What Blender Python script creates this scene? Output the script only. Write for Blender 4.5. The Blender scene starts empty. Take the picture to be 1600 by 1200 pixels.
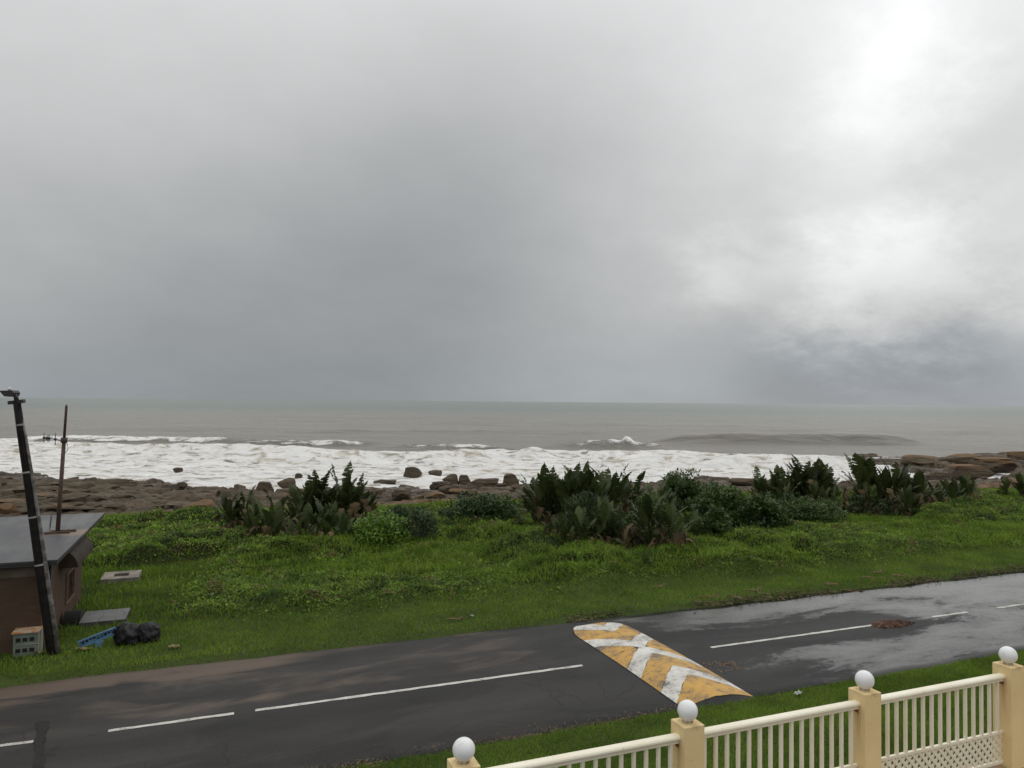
import bpy, bmesh, math, random
import numpy as np
from mathutils import Vector, Matrix

random.seed(7)
RNG = np.random.default_rng(11)
SC = bpy.context.scene
COL = SC.collection
R = math.radians

# ------------------------------------------------------------------ camera
# world axes: x runs along the road, y across it towards the sea, z = 0 at the road
CAM_H = 6.0
FPX = 1155.0                       # focal length in pixels of a 1600 px wide picture
YAW, PITCH, ROLL = R(21.6), R(1.36), R(0.47)
fwd = Vector((math.sin(YAW) * math.cos(PITCH), math.cos(YAW) * math.cos(PITCH), math.sin(PITCH)))
rt0 = Vector((math.cos(YAW), -math.sin(YAW), 0))
up0 = rt0.cross(fwd)
rgt = rt0 * math.cos(ROLL) + up0 * math.sin(ROLL)
upv = up0 * math.cos(ROLL) - rt0 * math.sin(ROLL)
cd = bpy.data.cameras.new('camera')
cam = bpy.data.objects.new('camera', cd)
COL.objects.link(cam)
m3 = Matrix((rgt, upv, -fwd)).transposed()
cam.matrix_world = Matrix.Translation((0, 0, CAM_H)) @ m3.to_4x4()
cd.sensor_width = 36.0
cd.lens = FPX / 1600 * 36.0
cd.clip_start = 0.1
cd.clip_end = 60000
SC.camera = cam
SC.view_settings.view_transform = 'Standard'
SC.view_settings.look = 'None'
SC.view_settings.gamma = 1.0
SC.view_settings.exposure = 0.0
SC.view_settings.use_curve_mapping = False


def ray(u, v):
    return (fwd + rgt * ((u - 800) / FPX) - upv * ((v - 600) / FPX))


def at(u, v, z):
    d = ray(u, v)
    t = (z - CAM_H) / d.z
    return Vector((d.x * t, d.y * t, z))


# ------------------------------------------------------------------ node helper
class G:
    def __init__(self, nt):
        self.nt = nt

    def n(self, typ, ins=None, **props):
        nd = self.nt.nodes.new('ShaderNode' + typ)
        for k, v in props.items():
            setattr(nd, k, v)
        for k, v in (ins or {}).items():
            s = nd.inputs[k]
            if isinstance(v, bpy.types.NodeSocket):
                self.nt.links.new(v, s)
            else:
                s.default_value = v
        return nd

    def m(self, op, a, b=0.0, c=None, clamp=False):
        ins = {0: a, 1: b}
        if c is not None:
            ins[2] = c
        nd = self.n('Math', ins, operation=op, use_clamp=clamp)
        return nd.outputs[0]

    def vm(self, op, a, b=(0, 0, 0)):
        nd = self.n('VectorMath', {0: a, 1: b}, operation=op)
        return nd.outputs['Value'] if op in ('DOT_PRODUCT', 'LENGTH') else nd.outputs[0]

    def noise(self, vec, scale, detail=4, rough=0.55, dist=0.0, col=False):
        nd = self.n('TexNoise', {'Vector': vec, 'Scale': scale, 'Detail': detail, 'Roughness': rough, 'Distortion': dist})
        return nd.outputs['Color' if col else 'Fac']

    def map(self, x, a, b, c=0.0, d=1.0, smooth=True):
        nd = self.n('MapRange', {'Value': x, 'From Min': a, 'From Max': b, 'To Min': c, 'To Max': d},
                    interpolation_type='SMOOTHSTEP' if smooth else 'LINEAR')
        return nd.outputs[0]

    def mix(self, f, a, b):
        nd = self.n('Mix', data_type='RGBA')
        for s, v in ((nd.inputs['Factor'], f), (nd.inputs[6], a), (nd.inputs[7], b)):
            if isinstance(v, bpy.types.NodeSocket):
                self.nt.links.new(v, s)
            else:
                if not isinstance(v, float) and not isinstance(v, int) and len(v) == 3:
                    v = (*v, 1)
                s.default_value = v
        return nd.outputs[2]

    def scale(self, col, f):
        nd = self.n('VectorMath', {0: col}, operation='SCALE')
        if isinstance(f, bpy.types.NodeSocket):
            self.nt.links.new(f, nd.inputs['Scale'])
        else:
            nd.inputs['Scale'].default_value = f
        return nd.outputs[0]

    def sep(self, v):
        nd = self.n('SeparateXYZ', {0: v})
        return nd.outputs

    def comb(self, x, y, z):
        return self.n('CombineXYZ', {0: x, 1: y, 2: z}).outputs[0]


# ------------------------------------------------------------------ world
world = bpy.data.worlds.new('World')
SC.world = world
world.use_nodes = True
wn = world.node_tree
wn.nodes.clear()
g = G(wn)
SUN_PX = (1385, 140)
sd = ray(*SUN_PX).normalized()
SUN_EL = math.asin(sd.z)
SUN_AZ = math.atan2(sd.x, sd.y)
tc = g.n('TexCoord').outputs['Generated']
dirv = g.vm('NORMALIZE', tc)
dx, dy, dz = g.sep(dirv)[:3]
zc = g.m('MAXIMUM', dz, 0.0)
# clouds seen on a flat layer above: streaked towards the horizon
inv = g.m('DIVIDE', 1.0, g.m('ADD', zc, 0.42))
plane = g.comb(g.m('MULTIPLY', dx, inv), g.m('MULTIPLY', dy, inv), 0.0)
w1 = g.noise(plane, 0.9, 5, 0.55, col=True)
warp = g.scale(g.vm('SUBTRACT', w1, (0.5, 0.5, 0.5)), 0.20)
dw = g.vm('NORMALIZE', g.vm('ADD', dirv, warp))
warp2 = g.scale(g.vm('SUBTRACT', g.noise(plane, 2.6, 8, 0.66, col=True), (0.5, 0.5, 0.5)), 0.26)
warp3 = g.scale(g.vm('SUBTRACT', g.noise(plane, 8.0, 8, 0.65, col=True), (0.5, 0.5, 0.5)), 0.055)
dw2 = g.vm('NORMALIZE', g.vm('ADD', dirv, g.vm('ADD', warp, g.vm('ADD', warp2, warp3))))


def blob(u, v, amp, sig, fine=False):
    d = ray(u, v).normalized()
    c = g.vm('DOT_PRODUCT', dw2 if fine else dw, tuple(d))
    e = g.m('DIVIDE', g.m('SUBTRACT', c, 1.0), sig * sig)
    return g.m('MULTIPLY', g.m('EXPONENT', e), amp)


cie = g.m('MULTIPLY', g.m('ADD', g.m('MULTIPLY', zc, 1.9), 1.0), 0.395)
lum = cie
BLOBS = [(560, 400, -0.13, 0.22, False), (720, 300, -0.05, 0.14, False), (880, 180, -0.11, 0.14, False), (120, 440, -0.05, 0.22, False),
         (1385, 110, 0.24, 0.06, True), (1330, 240, 0.08, 0.24, False), (1480, 180, 0.07, 0.30, False), (1250, 548, -0.06, 0.10, False), (1520, 380, 0.10, 0.10, True),
         (1070, 430, 0.15, 0.045, True), (1330, 475, 0.20, 0.05, True), (1230, 450, 0.10, 0.06, True), (1470, 430, 0.16, 0.05, True),
         (1340, 550, -0.10, 0.08, False), (1500, 535, -0.20, 0.065, False), (1200, 565, -0.07, 0.09, False), (1560, 240, -0.12, 0.06, True), (1200, 330, -0.06, 0.05, True)]
for b in BLOBS:
    lum = g.m('ADD', lum, blob(*b))
n1 = g.noise(plane, 1.5, 7, 0.58)
n2 = g.noise(plane, 5.0, 6, 0.6)
nz = g.m('ADD', g.m('MULTIPLY', g.m('SUBTRACT', n1, 0.5), 0.32), g.m('MULTIPLY', g.m('SUBTRACT', n2, 0.5), 0.12))
lum = g.m('MULTIPLY', lum, g.m('ADD', nz, 1.0))
lum = g.m('MAXIMUM', lum, 0.12)
# thick (dark) cloud is a little bluish, thin cloud neutral
tintc = g.mix(g.map(lum, 0.22, 0.62), (0.945, 0.99, 1.02), (0.985, 1.0, 1.005))
lowc = g.mix(g.map(dz, 0.0, 0.12), (0.92, 0.99, 1.05), tintc)
lowc = g.mix(g.m('MULTIPLY', blob(1420, 540, 0.8, 0.13, False), g.map(lum, 0.50, 0.34)), lowc, (0.90, 0.98, 1.08))
cloud = g.scale(lowc, g.m('MULTIPLY', lum, 10.0))
sky = g.n('TexSky', sky_type='NISHITA', sun_disc=False)
sky.sun_elevation = SUN_EL
sky.sun_rotation = SUN_AZ
sky.air_density = 1.0
sky.dust_density = 0.4
skyc = g.mix(0.992, sky.outputs[0], cloud)
bg = g.n('Background', {'Color': skyc, 'Strength': 0.10})
out = g.n('OutputWorld', {'Surface': bg.outputs[0]})

sl = bpy.data.lights.new('sun', 'SUN')
sl.energy = 0.7
sl.angle = R(120)
sl.color = (1.0, 0.97, 0.92)
sun = bpy.data.objects.new('sun', sl)
COL.objects.link(sun)
sun.rotation_euler = (-sd).to_track_quat('-Z', 'Y').to_euler()


# ------------------------------------------------------------------ numpy noise
def _h(ix, iy, seed):
    n = (ix.astype(np.int64) * 374761393 + iy.astype(np.int64) * 668265263 + seed * 982451653) & 0x7fffffff
    n = ((n ^ (n >> 13)) * 1274126177) & 0x7fffffff
    n = n ^ (n >> 16)
    return (n & 0xffff) / 65535.0


def vnoise(x, y, seed=0):
    x = np.asarray(x, float); y = np.asarray(y, float)
    ix = np.floor(x); iy = np.floor(y)
    fx = x - ix; fy = y - iy
    fx = fx * fx * (3 - 2 * fx); fy = fy * fy * (3 - 2 * fy)
    a = _h(ix, iy, seed); b = _h(ix + 1, iy, seed); c = _h(ix, iy + 1, seed); d = _h(ix + 1, iy + 1, seed)
    return (a * (1 - fx) + b * fx) * (1 - fy) + (c * (1 - fx) + d * fx) * fy


def fbm(x, y, seed=0, oct=4, gain=0.5):
    s = 0; a = 1; t = 0
    for i in range(oct):
        s = s + a * vnoise(np.asarray(x) * 2 ** i, np.asarray(y) * 2 ** i, seed + i * 17)
        t += a; a *= gain
    return s / t


def sstep(a, b, x):
    t = np.clip((np.asarray(x, float) - a) / (b - a), 0, 1)
    return t * t * (3 - 2 * t)


# ------------------------------------------------------------------ mesh helpers
def mesh_np(name, verts, faces, smooth=False):
    """faces: (n,k) array, all with k corners"""
    verts = np.asarray(verts, np.float32); faces = np.asarray(faces, np.int32)
    me = bpy.data.meshes.new(name)
    k = faces.shape[1]
    me.vertices.add(len(verts)); me.vertices.foreach_set('co', verts.ravel())
    me.loops.add(faces.size); me.loops.foreach_set('vertex_index', faces.ravel())
    me.polygons.add(len(faces))
    me.polygons.foreach_set('loop_start', np.arange(0, faces.size, k, dtype=np.int32))
    me.polygons.foreach_set('loop_total', np.full(len(faces), k, np.int32))
    if smooth:
        me.polygons.foreach_set('use_smooth', np.ones(len(faces), bool))
    me.update(calc_edges=True)
    return me


def add_attr(me, name, vals):
    a = me.attributes.new(name, 'FLOAT', 'POINT')
    a.data.foreach_set('value', np.asarray(vals, np.float32))


def link(name, data, mat=None, parent=None, loc=None, rot=None, scale=None):
    o = bpy.data.objects.new(name, data)
    COL.objects.link(o)
    if mat is not None and data is not None and len(data.materials) == 0:
        data.materials.append(mat)
    if parent is not None:
        o.parent = parent
    if loc is not None: o.location = loc
    if rot is not None: o.rotation_euler = rot
    if scale is not None: o.scale = scale if hasattr(scale, '__len__') else (scale,) * 3
    return o


def tag(o, label=None, cat=None, group=None, kind=None):
    if label: o['label'] = label
    if cat: o['category'] = cat
    if group: o['group'] = group
    if kind: o['kind'] = kind
    return o


def thing(name, label, cat, loc, rz=0.0, group=None):
    o = link(name, None, loc=loc, rot=(0, 0, rz))
    o.empty_display_size = 0.2
    return tag(o, label, cat, group)


def grid_mesh(name, xs, ys, zf, smooth=True):
    X, Y = np.meshgrid(xs, ys)
    Z = zf(X, Y)
    nx, ny = len(xs), len(ys)
    v = np.stack([X.ravel(), Y.ravel(), Z.ravel()], 1)
    i = np.arange(ny - 1)[:, None] * nx + np.arange(nx - 1)[None, :]
    i = i.ravel()
    f = np.stack([i, i + 1, i + nx + 1, i + nx], 1)
    return mesh_np(name, v, f, smooth), X, Y


class MB:
    """collects simple solids into one mesh"""
    def __init__(self):
        self.bm = bmesh.new()

    def box(self, c, s, rot=None, bevel=0.0):
        r = bmesh.ops.create_cube(self.bm, size=1.0)
        vs = r['verts']
        for v in vs:
            v.co = Vector((v.co.x * s[0], v.co.y * s[1], v.co.z * s[2]))
        if bevel > 0:
            es = list({e for v in vs for e in v.link_edges})
            rb = bmesh.ops.bevel(self.bm, geom=es, offset=bevel, segments=2, affect='EDGES', profile=0.6)
            vs = list({v for f in rb['faces'] for v in f.verts} | {v for v in vs if v.is_valid})
        for v in vs:
            co = v.co
            if rot is not None: co = rot @ co
            v.co = co + Vector(c)
        return self

    def tube(self, pts, radii, n=8, cap=True, jitter=0.0):
        pts = [Vector(p) for p in pts]
        if not hasattr(radii, '__len__'): radii = [radii] * len(pts)
        rings = []
        for i, p in enumerate(pts):
            d = (pts[min(i + 1, len(pts) - 1)] - pts[max(i - 1, 0)]).normalized()
            a = d.cross(Vector((0, 0, 1)))
            if a.length < 0.05: a = d.cross(Vector((1, 0, 0)))
            a.normalize(); b = d.cross(a)
            ring = []
            for k in range(n):
                t = 2 * math.pi * k / n
                rr = radii[i] * (1 + random.uniform(-jitter, jitter))
                ring.append(self.bm.verts.new(p + (a * math.cos(t) + b * math.sin(t)) * rr))
            rings.append(ring)
        for i in range(len(rings) - 1):
            for k in range(n):
                self.bm.faces.new((rings[i][k], rings[i][(k + 1) % n], rings[i + 1][(k + 1) % n], rings[i + 1][k]))
        if cap:
            self.bm.faces.new(list(reversed(rings[0]))); self.bm.faces.new(rings[-1])
        return self

    def lathe(self, prof, c=(0, 0, 0), n=20):
        rings = []
        for r, z in prof:
            rings.append([self.bm.verts.new(Vector(c) + Vector((r * math.cos(2 * math.pi * k / n), r * math.sin(2 * math.pi * k / n), z))) for k in range(n)])
        for i in range(len(rings) - 1):
            for k in range(n):
                self.bm.faces.new((rings[i][k], rings[i][(k + 1) % n], rings[i + 1][(k + 1) % n], rings[i + 1][k]))
        self.bm.faces.new(list(reversed(rings[0]))); self.bm.faces.new(rings[-1])
        return self

    def prism(self, poly, axis, a, b):
        """poly: 2D outline in the two other axes, extruded along axis from a to b"""
        def mk(p, t):
            q = [p[0], p[1]]; q.insert(axis, t); return self.bm.verts.new(q)
        A = [mk(p, a) for p in poly]; B = [mk(p, b) for p in poly]
        n = len(poly)
        self.bm.faces.new(A); self.bm.faces.new(list(reversed(B)))
        for k in range(n):
            self.bm.faces.new((A[k], B[k], B[(k + 1) % n], A[(k + 1) % n]))
        return self

    def mesh(self, name, smooth=False):
        bmesh.ops.recalc_face_normals(self.bm, faces=self.bm.faces[:])
        me = bpy.data.meshes.new(name)
        self.bm.to_mesh(me); self.bm.free()
        if smooth:
            me.polygons.foreach_set('use_smooth', np.ones(len(me.polygons), bool))
        return me

    def build(self, name, mat, parent=None, smooth=False, **k):
        return link(name, self.mesh(name, smooth), mat, parent, **k)


# ------------------------------------------------------------------ materials
def new_mat(name):
    m = bpy.data.materials.new(name); m.use_nodes = True
    nt = m.node_tree; nt.nodes.clear()
    return m, G(nt)


def finish(g, col, rough=0.6, bump=None, bstr=0.3, bdist=0.02, spec=0.5, transl=0.0, metal=0.0, **extra):
    ins = {'Base Color': col if isinstance(col, bpy.types.NodeSocket) else (*col, 1), 'Roughness': rough,
           'Specular IOR Level': spec, 'Metallic': metal}
    ins.update(extra)
    if bump is not None:
        bn = g.n('Bump', {'Height': bump, 'Strength': bstr, 'Distance': bdist})
        ins['Normal'] = bn.outputs[0]
    p = g.n('BsdfPrincipled', ins).outputs[0]
    if transl > 0:
        t = g.n('BsdfTranslucent', {'Color': ins['Base Color']}).outputs[0]
        p = g.n('MixShader', {0: transl, 1: p, 2: t}).outputs[0]
    g.n('OutputMaterial', {'Surface': p})


def plain(name, a, b=None, scale=6.0, rough=0.6, bstr=0.15, bscale=None, bdist=0.01, spec=0.5, metal=0.0, lo=0.35, hi=0.65):
    m, g = new_mat(name)
    tc = g.n('TexCoord').outputs['Object']
    n = g.noise(tc, scale, 5, 0.6)
    col = g.mix(g.map(n, lo, hi), a, b or tuple(x * 0.7 for x in a))
    bm_ = g.noise(tc, bscale or scale * 6, 4, 0.6)
    finish(g, col, rough, bm_, bstr, bdist, spec, metal=metal)
    return m


def leaf_mat(name, dark, light, dry=None, dry_amt=0.0, rough=0.45, transl=0.25, scale=0.35, spec=0.3):
    """leaf colour differs leaf by leaf (tint) and stand by stand (noise)"""
    m, g = new_mat(name)
    pos = g.n('NewGeometry').outputs['Position']
    t = g.n('Attribute', attribute_name='tint').outputs['Fac']
    n = g.noise(pos, scale, 4, 0.6)
    f = g.m('ADD', g.m('MULTIPLY', t, 0.36), g.m('MULTIPLY', g.map(n, 0.36, 0.64), 0.64))
    col = g.mix(f, dark, light)
    if dry:
        d = g.m('GREATER_THAN', g.m('ADD', t, g.m('MULTIPLY', g.noise(pos, scale * 1.9, 3), 0.9)), 1.6 - dry_amt)
        col = g.mix(d, col, dry)
    finish(g, col, rough, transl=transl, spec=spec)
    return m


M = {}
M['lawn'] = leaf_mat('lawn_blades', (0.084, 0.148, 0.017), (0.205, 0.310, 0.040), (0.20, 0.16, 0.06), 0.12, scale=0.5, spec=0.12, rough=0.6)
M['cover'] = leaf_mat('creeper_leaves', (0.020, 0.050, 0.008), (0.225, 0.345, 0.042), (0.16, 0.125, 0.05), 0.20, scale=0.9, spec=0.18, rough=0.55)
M['bright_bush'] = leaf_mat('bright_bush_leaves', (0.06, 0.13, 0.015), (0.17, 0.28, 0.04), scale=0.8)
M['grey_bush'] = leaf_mat('grey_bush_leaves', (0.045, 0.07, 0.03), (0.13, 0.17, 0.08), scale=0.8)
M['dark_bush'] = leaf_mat('dark_bush_leaves', (0.014, 0.036, 0.009), (0.065, 0.115, 0.022), scale=0.8)
M['mid_bush'] = leaf_mat('mid_bush_leaves', (0.025, 0.055, 0.013), (0.095, 0.145, 0.035), scale=0.8)
M['reed_bush'] = leaf_mat('reedy_leaves', (0.022, 0.045, 0.014), (0.075, 0.10, 0.035), (0.14, 0.10, 0.06), 0.2, scale=0.8)


def mk_strel(name, a, b, rough):
    m, g = new_mat(name)
    oi = g.n('ObjectInfo').outputs['Random']
    tc = g.n('TexCoord').outputs['Object']
    n = g.noise(tc, 3.0, 4, 0.6)
    col = g.mix(g.m('ADD', g.m('MULTIPLY', oi, 0.7), g.m('MULTIPLY', n, 0.3)), a, b)
    x, y, z = g.sep(tc)[:3]
    rib = g.n('TexWave', {'Vector': tc, 'Scale': 9.0, 'Distortion': 1.0}, bands_direction='Z').outputs['Fac']
    finish(g, col, rough, rib, 0.25, 0.01, spec=0.16, transl=0.18)
    return m


M['strel'] = mk_strel('banana_leaf', (0.023, 0.037, 0.011), (0.092, 0.116, 0.037), 0.5)
M['strel_dead'] = mk_strel('dead_leaf', (0.045, 0.030, 0.017), (0.19, 0.135, 0.075), 0.8)
M['stem'] = plain('plant_stem', (0.055, 0.045, 0.03), (0.025, 0.02, 0.014), 8, 0.85)
M['bark'] = plain('bush_branch', (0.07, 0.055, 0.04), None, 10, 0.85)


def mk_ground():
    m, g = new_mat('soil_under_grass')
    pos = g.n('NewGeometry').outputs['Position']
    n = g.noise(pos, 0.6, 6, 0.65); f = g.noise(pos, 14, 4, 0.7)
    col = g.mix(g.map(n, 0.3, 0.7), (0.040, 0.062, 0.014), (0.060, 0.085, 0.020))
    col = g.mix(g.map(f, 0.45, 0.75), col, (0.035, 0.028, 0.016))
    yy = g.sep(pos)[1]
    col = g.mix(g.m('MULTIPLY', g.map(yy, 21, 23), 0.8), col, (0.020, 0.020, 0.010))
    finish(g, col, 0.9, f, 0.6, 0.05, spec=0.1)
    return m


M['ground'] = mk_ground()


def mk_road():
    m, g = new_mat('wet_asphalt')
    pos = g.n('NewGeometry').outputs['Position']
    x, y, z = g.sep(pos)[:3]
    st = g.vm('MULTIPLY', pos, (0.45, 1.25, 1.0))
    st2 = g.vm('MULTIPLY', pos, (0.30, 1.0, 1.0))
    big = g.noise(st, 0.8, 6, 0.62, 0.6)
    mid = g.noise(st2, 2.2, 6, 0.65, 0.4)
    grain = g.noise(pos, 90, 3, 0.7)
    agg = g.n('TexVoronoi', {'Vector': pos, 'Scale': 70.0}).outputs['Distance']
    patch = g.noise(st2, 0.55, 5, 0.6, 0.8)
    col = g.mix(g.map(mid, 0.3, 0.7), (0.017, 0.0165, 0.0165), (0.033, 0.031, 0.030))
    col = g.mix(g.map(x, 9.0, 4.0, 0.0, 0.7), col, g.mix(g.map(big, 0.35, 0.65), (0.024, 0.021, 0.019), (0.046, 0.038, 0.032)))
    col = g.mix(g.map(patch, 0.50, 0.56), col, g.scale(col, 0.66))
    # hairline cracks, thicker where two meet
    vo = g.n('TexVoronoi', {'Vector': g.vm('ADD', pos, g.scale(g.noise(pos, 1.5, 4, 0.6, col=True), 0.5)), 'Scale': 0.55}, feature='DISTANCE_TO_EDGE').outputs['Distance']
    crk = g.m('MULTIPLY', g.map(vo, 0.012, 0.003), g.map(g.noise(pos, 0.35, 3), 0.45, 0.6))
    col = g.mix(g.m('MULTIPLY', crk, 0.75), col, (0.008, 0.007, 0.007))
    tyre = g.m('ADD', g.m('MULTIPLY', g.n('TexWave', {'Vector': g.vm('ADD', pos, (0.0, 0.35, 0.0)), 'Scale': 0.19, 'Distortion': 0.6, 'Detail': 2.0}, bands_direction='Y').outputs['Fac'], 0.35), 0.75)
    col = g.scale(col, tyre)
    col = g.mix(g.map(grain, 0.58, 0.75, 0, 0.35), col, (0.13, 0.125, 0.12))
    # silt washed over the seaward lane
    band = g.m('MULTIPLY', g.map(y, 17.1, 17.7), g.map(x, 5.0, 0.0))
    band2 = g.m('MULTIPLY', g.m('MULTIPLY', g.map(y, 14.9, 15.9), g.map(x, 9.5, 6.0)), 0.50)
    s = g.m('ADD', g.m('MAXIMUM', band, band2), g.m('MULTIPLY', g.m('SUBTRACT', big, 0.5), 1.9))
    silt = g.map(s, 0.42, 0.90, 0, 0.70)
    siltc = g.mix(mid, (0.095, 0.066, 0.048), (0.180, 0.130, 0.098))
    col = g.mix(silt, col, siltc)
    # standing water: more of it beyond the hump and along the seaward edge
    wet = g.m('ADD', g.map(x, 7, 15, -0.10, 0.30), g.m('MULTIPLY', g.map(y, 16.6, 17.9), g.map(x, 9, 12, 0.0, 0.30)))
    # the worn, coarser strip beside the centre line drains first
    cl = g.m('DIVIDE', g.m('SUBTRACT', y, 15.35), 1.0)
    dry = g.m('MULTIPLY', g.m('EXPONENT', g.m('MULTIPLY', g.m('MULTIPLY', cl, cl), -1.0)), g.map(x, 19, 16, 0.0, 0.42))
    wet = g.m('SUBTRACT', wet, dry)
    wv = g.m('ADD', wet, g.m('MULTIPLY', g.m('SUBTRACT', g.noise(st, 0.62, 10, 0.70, 0.4), 0.5), 1.35))
    wv = g.m('ADD', wv, g.m('MULTIPLY', g.m('SUBTRACT', g.noise(pos, 7.0, 5, 0.7), 0.5), 0.26))
    film = g.map(wv, 0.12, 0.26)
    film2 = g.map(wv, 0.2, 0.5)
    col = g.mix(g.m('MULTIPLY', film, 0.35), col, g.scale(col, 0.7))
    rough = g.m('SUBTRACT', g.m('SUBTRACT', 0.66, g.m('MULTIPLY', film, 0.34)), g.m('MULTIPLY', film2, 0.16))
    rough = g.m('ADD', rough, g.m('MULTIPLY', g.m('SUBTRACT', mid, 0.5), 0.25), clamp=True)
    h = g.m('MULTIPLY', g.m('ADD', g.m('MULTIPLY', agg, 0.6), g.m('MULTIPLY', grain, 0.5)), g.m('SUBTRACT', 1.0, g.m('MULTIPLY', film, 0.75)))
    finish(g, col, rough, h, 0.55, 0.012, spec=g.map(film, 0, 1, 0.26, 0.33))
    return m


M['road'] = mk_road()


def mk_paint(name, a, b, wear):
    m, g = new_mat(name)
    pos = g.n('NewGeometry').outputs['Position']
    n = g.noise(g.vm('MULTIPLY', pos, (1.0, 1.0, 1.0)), 3.0, 8, 0.72)
    f = g.noise(pos, 26, 5, 0.7)
    col = g.mix(g.map(n, 0.3, 0.7), a, b)
    y = g.sep(pos)[1]
    tr = None
    for c in (13.35, 14.55, 15.95, 17.1):
        d = g.m('DIVIDE', g.m('SUBTRACT', y, c), 0.26)
        e = g.m('EXPONENT', g.m('MULTIPLY', g.m('MULTIPLY', d, d), -1.0))
        tr = e if tr is None else g.m('MAXIMUM', tr, e)
    wv = g.m('ADD', g.m('ADD', g.m('MULTIPLY', n, 0.55), g.m('MULTIPLY', f, 0.45)), g.m('MULTIPLY', tr, 0.035))
    col = g.mix(g.m('MULTIPLY', tr, 0.22), col, (0.12, 0.10, 0.085))
    col = g.mix(g.map(wv, wear, wear + 0.12), col, (0.085, 0.075, 0.065))
    finish(g, col, 0.55, f, 0.3, 0.008)
    return m


M['white_paint'] = mk_paint('white_road_paint', (0.72, 0.70, 0.65), (0.50, 0.48, 0.43), 0.53)
M['yellow_paint'] = mk_paint('yellow_road_paint', (0.58, 0.32, 0.045), (0.40, 0.22, 0.040), 0.50)
M['line_paint'] = mk_paint('lane_paint', (0.58, 0.56, 0.50), (0.40, 0.38, 0.34), 0.52)
M['tar'] = plain('tar_stain', (0.012, 0.011, 0.010), (0.020, 0.018, 0.017), 6, 0.7, spec=0.2)


def mk_rock():
    m, g = new_mat('shore_sandstone')
    pos = g.n('NewGeometry').outputs['Position']
    x, y, z = g.sep(pos)[:3]
    oi = g.n('ObjectInfo').outputs['Random']
    lay = g.noise(g.vm('MULTIPLY', pos, (0.25, 0.25, 2.4)), 1.3, 6, 0.65)
    n = g.noise(pos, 0.22, 5, 0.6)
    f = g.noise(pos, 2.2, 6, 0.68)
    col = g.mix(g.map(lay, 0.3, 0.7), (0.054, 0.041, 0.027), (0.145, 0.111, 0.075))
    och = g.m('ADD', g.m('MULTIPLY', g.m('SUBTRACT', n, 0.5), 1.4), g.m('MULTIPLY', g.m('SUBTRACT', oi, 0.5), 0.7))
    # dry weathered ochre stone above the reach of the waves, dark wet stone below it
    och = g.m('ADD', g.m('ADD', och, g.map(z, -1.7, -0.9, -0.34, 0.46)), g.map(x, 38, 60, 0.0, 0.22))
    col = g.mix(g.map(och, 0.18, 0.42), col, g.mix(f, (0.10, 0.060, 0.032), (0.23, 0.145, 0.078)))
    wet = g.m('ADD', g.map(z, -2.9, -1.7, 1.0, 0.0), g.m('MULTIPLY', g.m('SUBTRACT', n, 0.5), 0.8))
    wet = g.map(wet, 0.1, 0.7)
    col = g.mix(wet, col, g.scale(col, 0.75))
    col = g.mix(g.map(f, 0.56, 0.72), col, g.scale(col, 0.45))
    finish(g, col, g.map(wet, 0, 1, 0.82, 0.5), g.m('ADD', f, g.m('MULTIPLY', lay, 0.8)), 1.0, 0.14, spec=0.2)
    return m


M['rock'] = mk_rock()


def mk_sea():
    m, g = new_mat('grey_sea')
    pos = g.n('NewGeometry').outputs['Position']
    # rotate so that the first axis runs along the wave crests
    cx = g.vm('DOT_PRODUCT', pos, tuple(rt0)); cy = g.vm('DOT_PRODUCT', pos, (math.sin(YAW), math.cos(YAW), 0))
    a = g.n('Attribute', attribute_name='foam').outputs['Fac']
    q1 = g.comb(g.m('MULTIPLY', cx, 0.10), g.m('MULTIPLY', cy, 0.30), 0.0)
    q2 = g.comb(g.m('MULTIPLY', cx, 0.30), g.m('MULTIPLY', cy, 0.62), 3.0)
    f1 = g.noise(q1, 1.0, 8, 0.66, 0.5); f2 = g.noise(q2, 1.0, 8, 0.7, 0.8)
    fn = g.m('ADD', g.m('MULTIPLY', f1, 0.55), g.m('MULTIPLY', f2, 0.45))
    fo = g.m('ADD', g.m('MULTIPLY', a, 0.86), g.m('MULTIPLY', g.m('SUBTRACT', fn, 0.5), 2.6))
    foam = g.m('MULTIPLY', g.map(fo, 0.36, 0.62), g.map(a, 0.02, 0.12))
    # turbid water near the shore, greener further out
    wc = g.mix(g.map(cy, 160, 900), (0.158, 0.144, 0.116), (0.050, 0.082, 0.067))
    wc = g.mix(g.map(g.noise(q1, 0.25, 4), 0.35, 0.65), wc, g.scale(wc, 0.82))
    fc = g.mix(g.map(f2, 0.36, 0.52), (0.50, 0.44, 0.35), (0.92, 0.905, 0.875))
    col = g.mix(foam, wc, fc)
    w1 = g.noise(g.comb(g.m('MULTIPLY', cx, 0.11), g.m('MULTIPLY', cy, 0.38), 0.0), 1.0, 8, 0.70)
    w2 = g.noise(g.comb(g.m('MULTIPLY', cx, 0.012), g.m('MULTIPLY', cy, 0.045), 0.0), 1.0, 4, 0.6)
    h = g.m('ADD', g.m('ADD', w1, g.m('MULTIPLY', w2, 5.0)), g.m('MULTIPLY', g.m('MULTIPLY', foam, f2), 1.2))
    bn = g.n('Bump', {'Height': h, 'Strength': 0.8, 'Distance': 1.15}).outputs[0]
    df = g.n('BsdfDiffuse', {'Color': col, 'Normal': bn}).outputs[0]
    gl = g.n('BsdfGlossy', {'Color': (1, 1, 1, 1), 'Roughness': 0.28, 'Normal': bn}).outputs[0]
    fr = g.m('MINIMUM', g.n('Fresnel', {'IOR': 1.33, 'Normal': bn}).outputs[0], 0.30)
    fr = g.m('MULTIPLY', fr, g.m('SUBTRACT', 1.0, g.m('MULTIPLY', foam, 0.95)))
    g.n('OutputMaterial', {'Surface': g.n('MixShader', {0: fr, 1: df, 2: gl}).outputs[0]})
    return m


M['sea'] = mk_sea()


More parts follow.
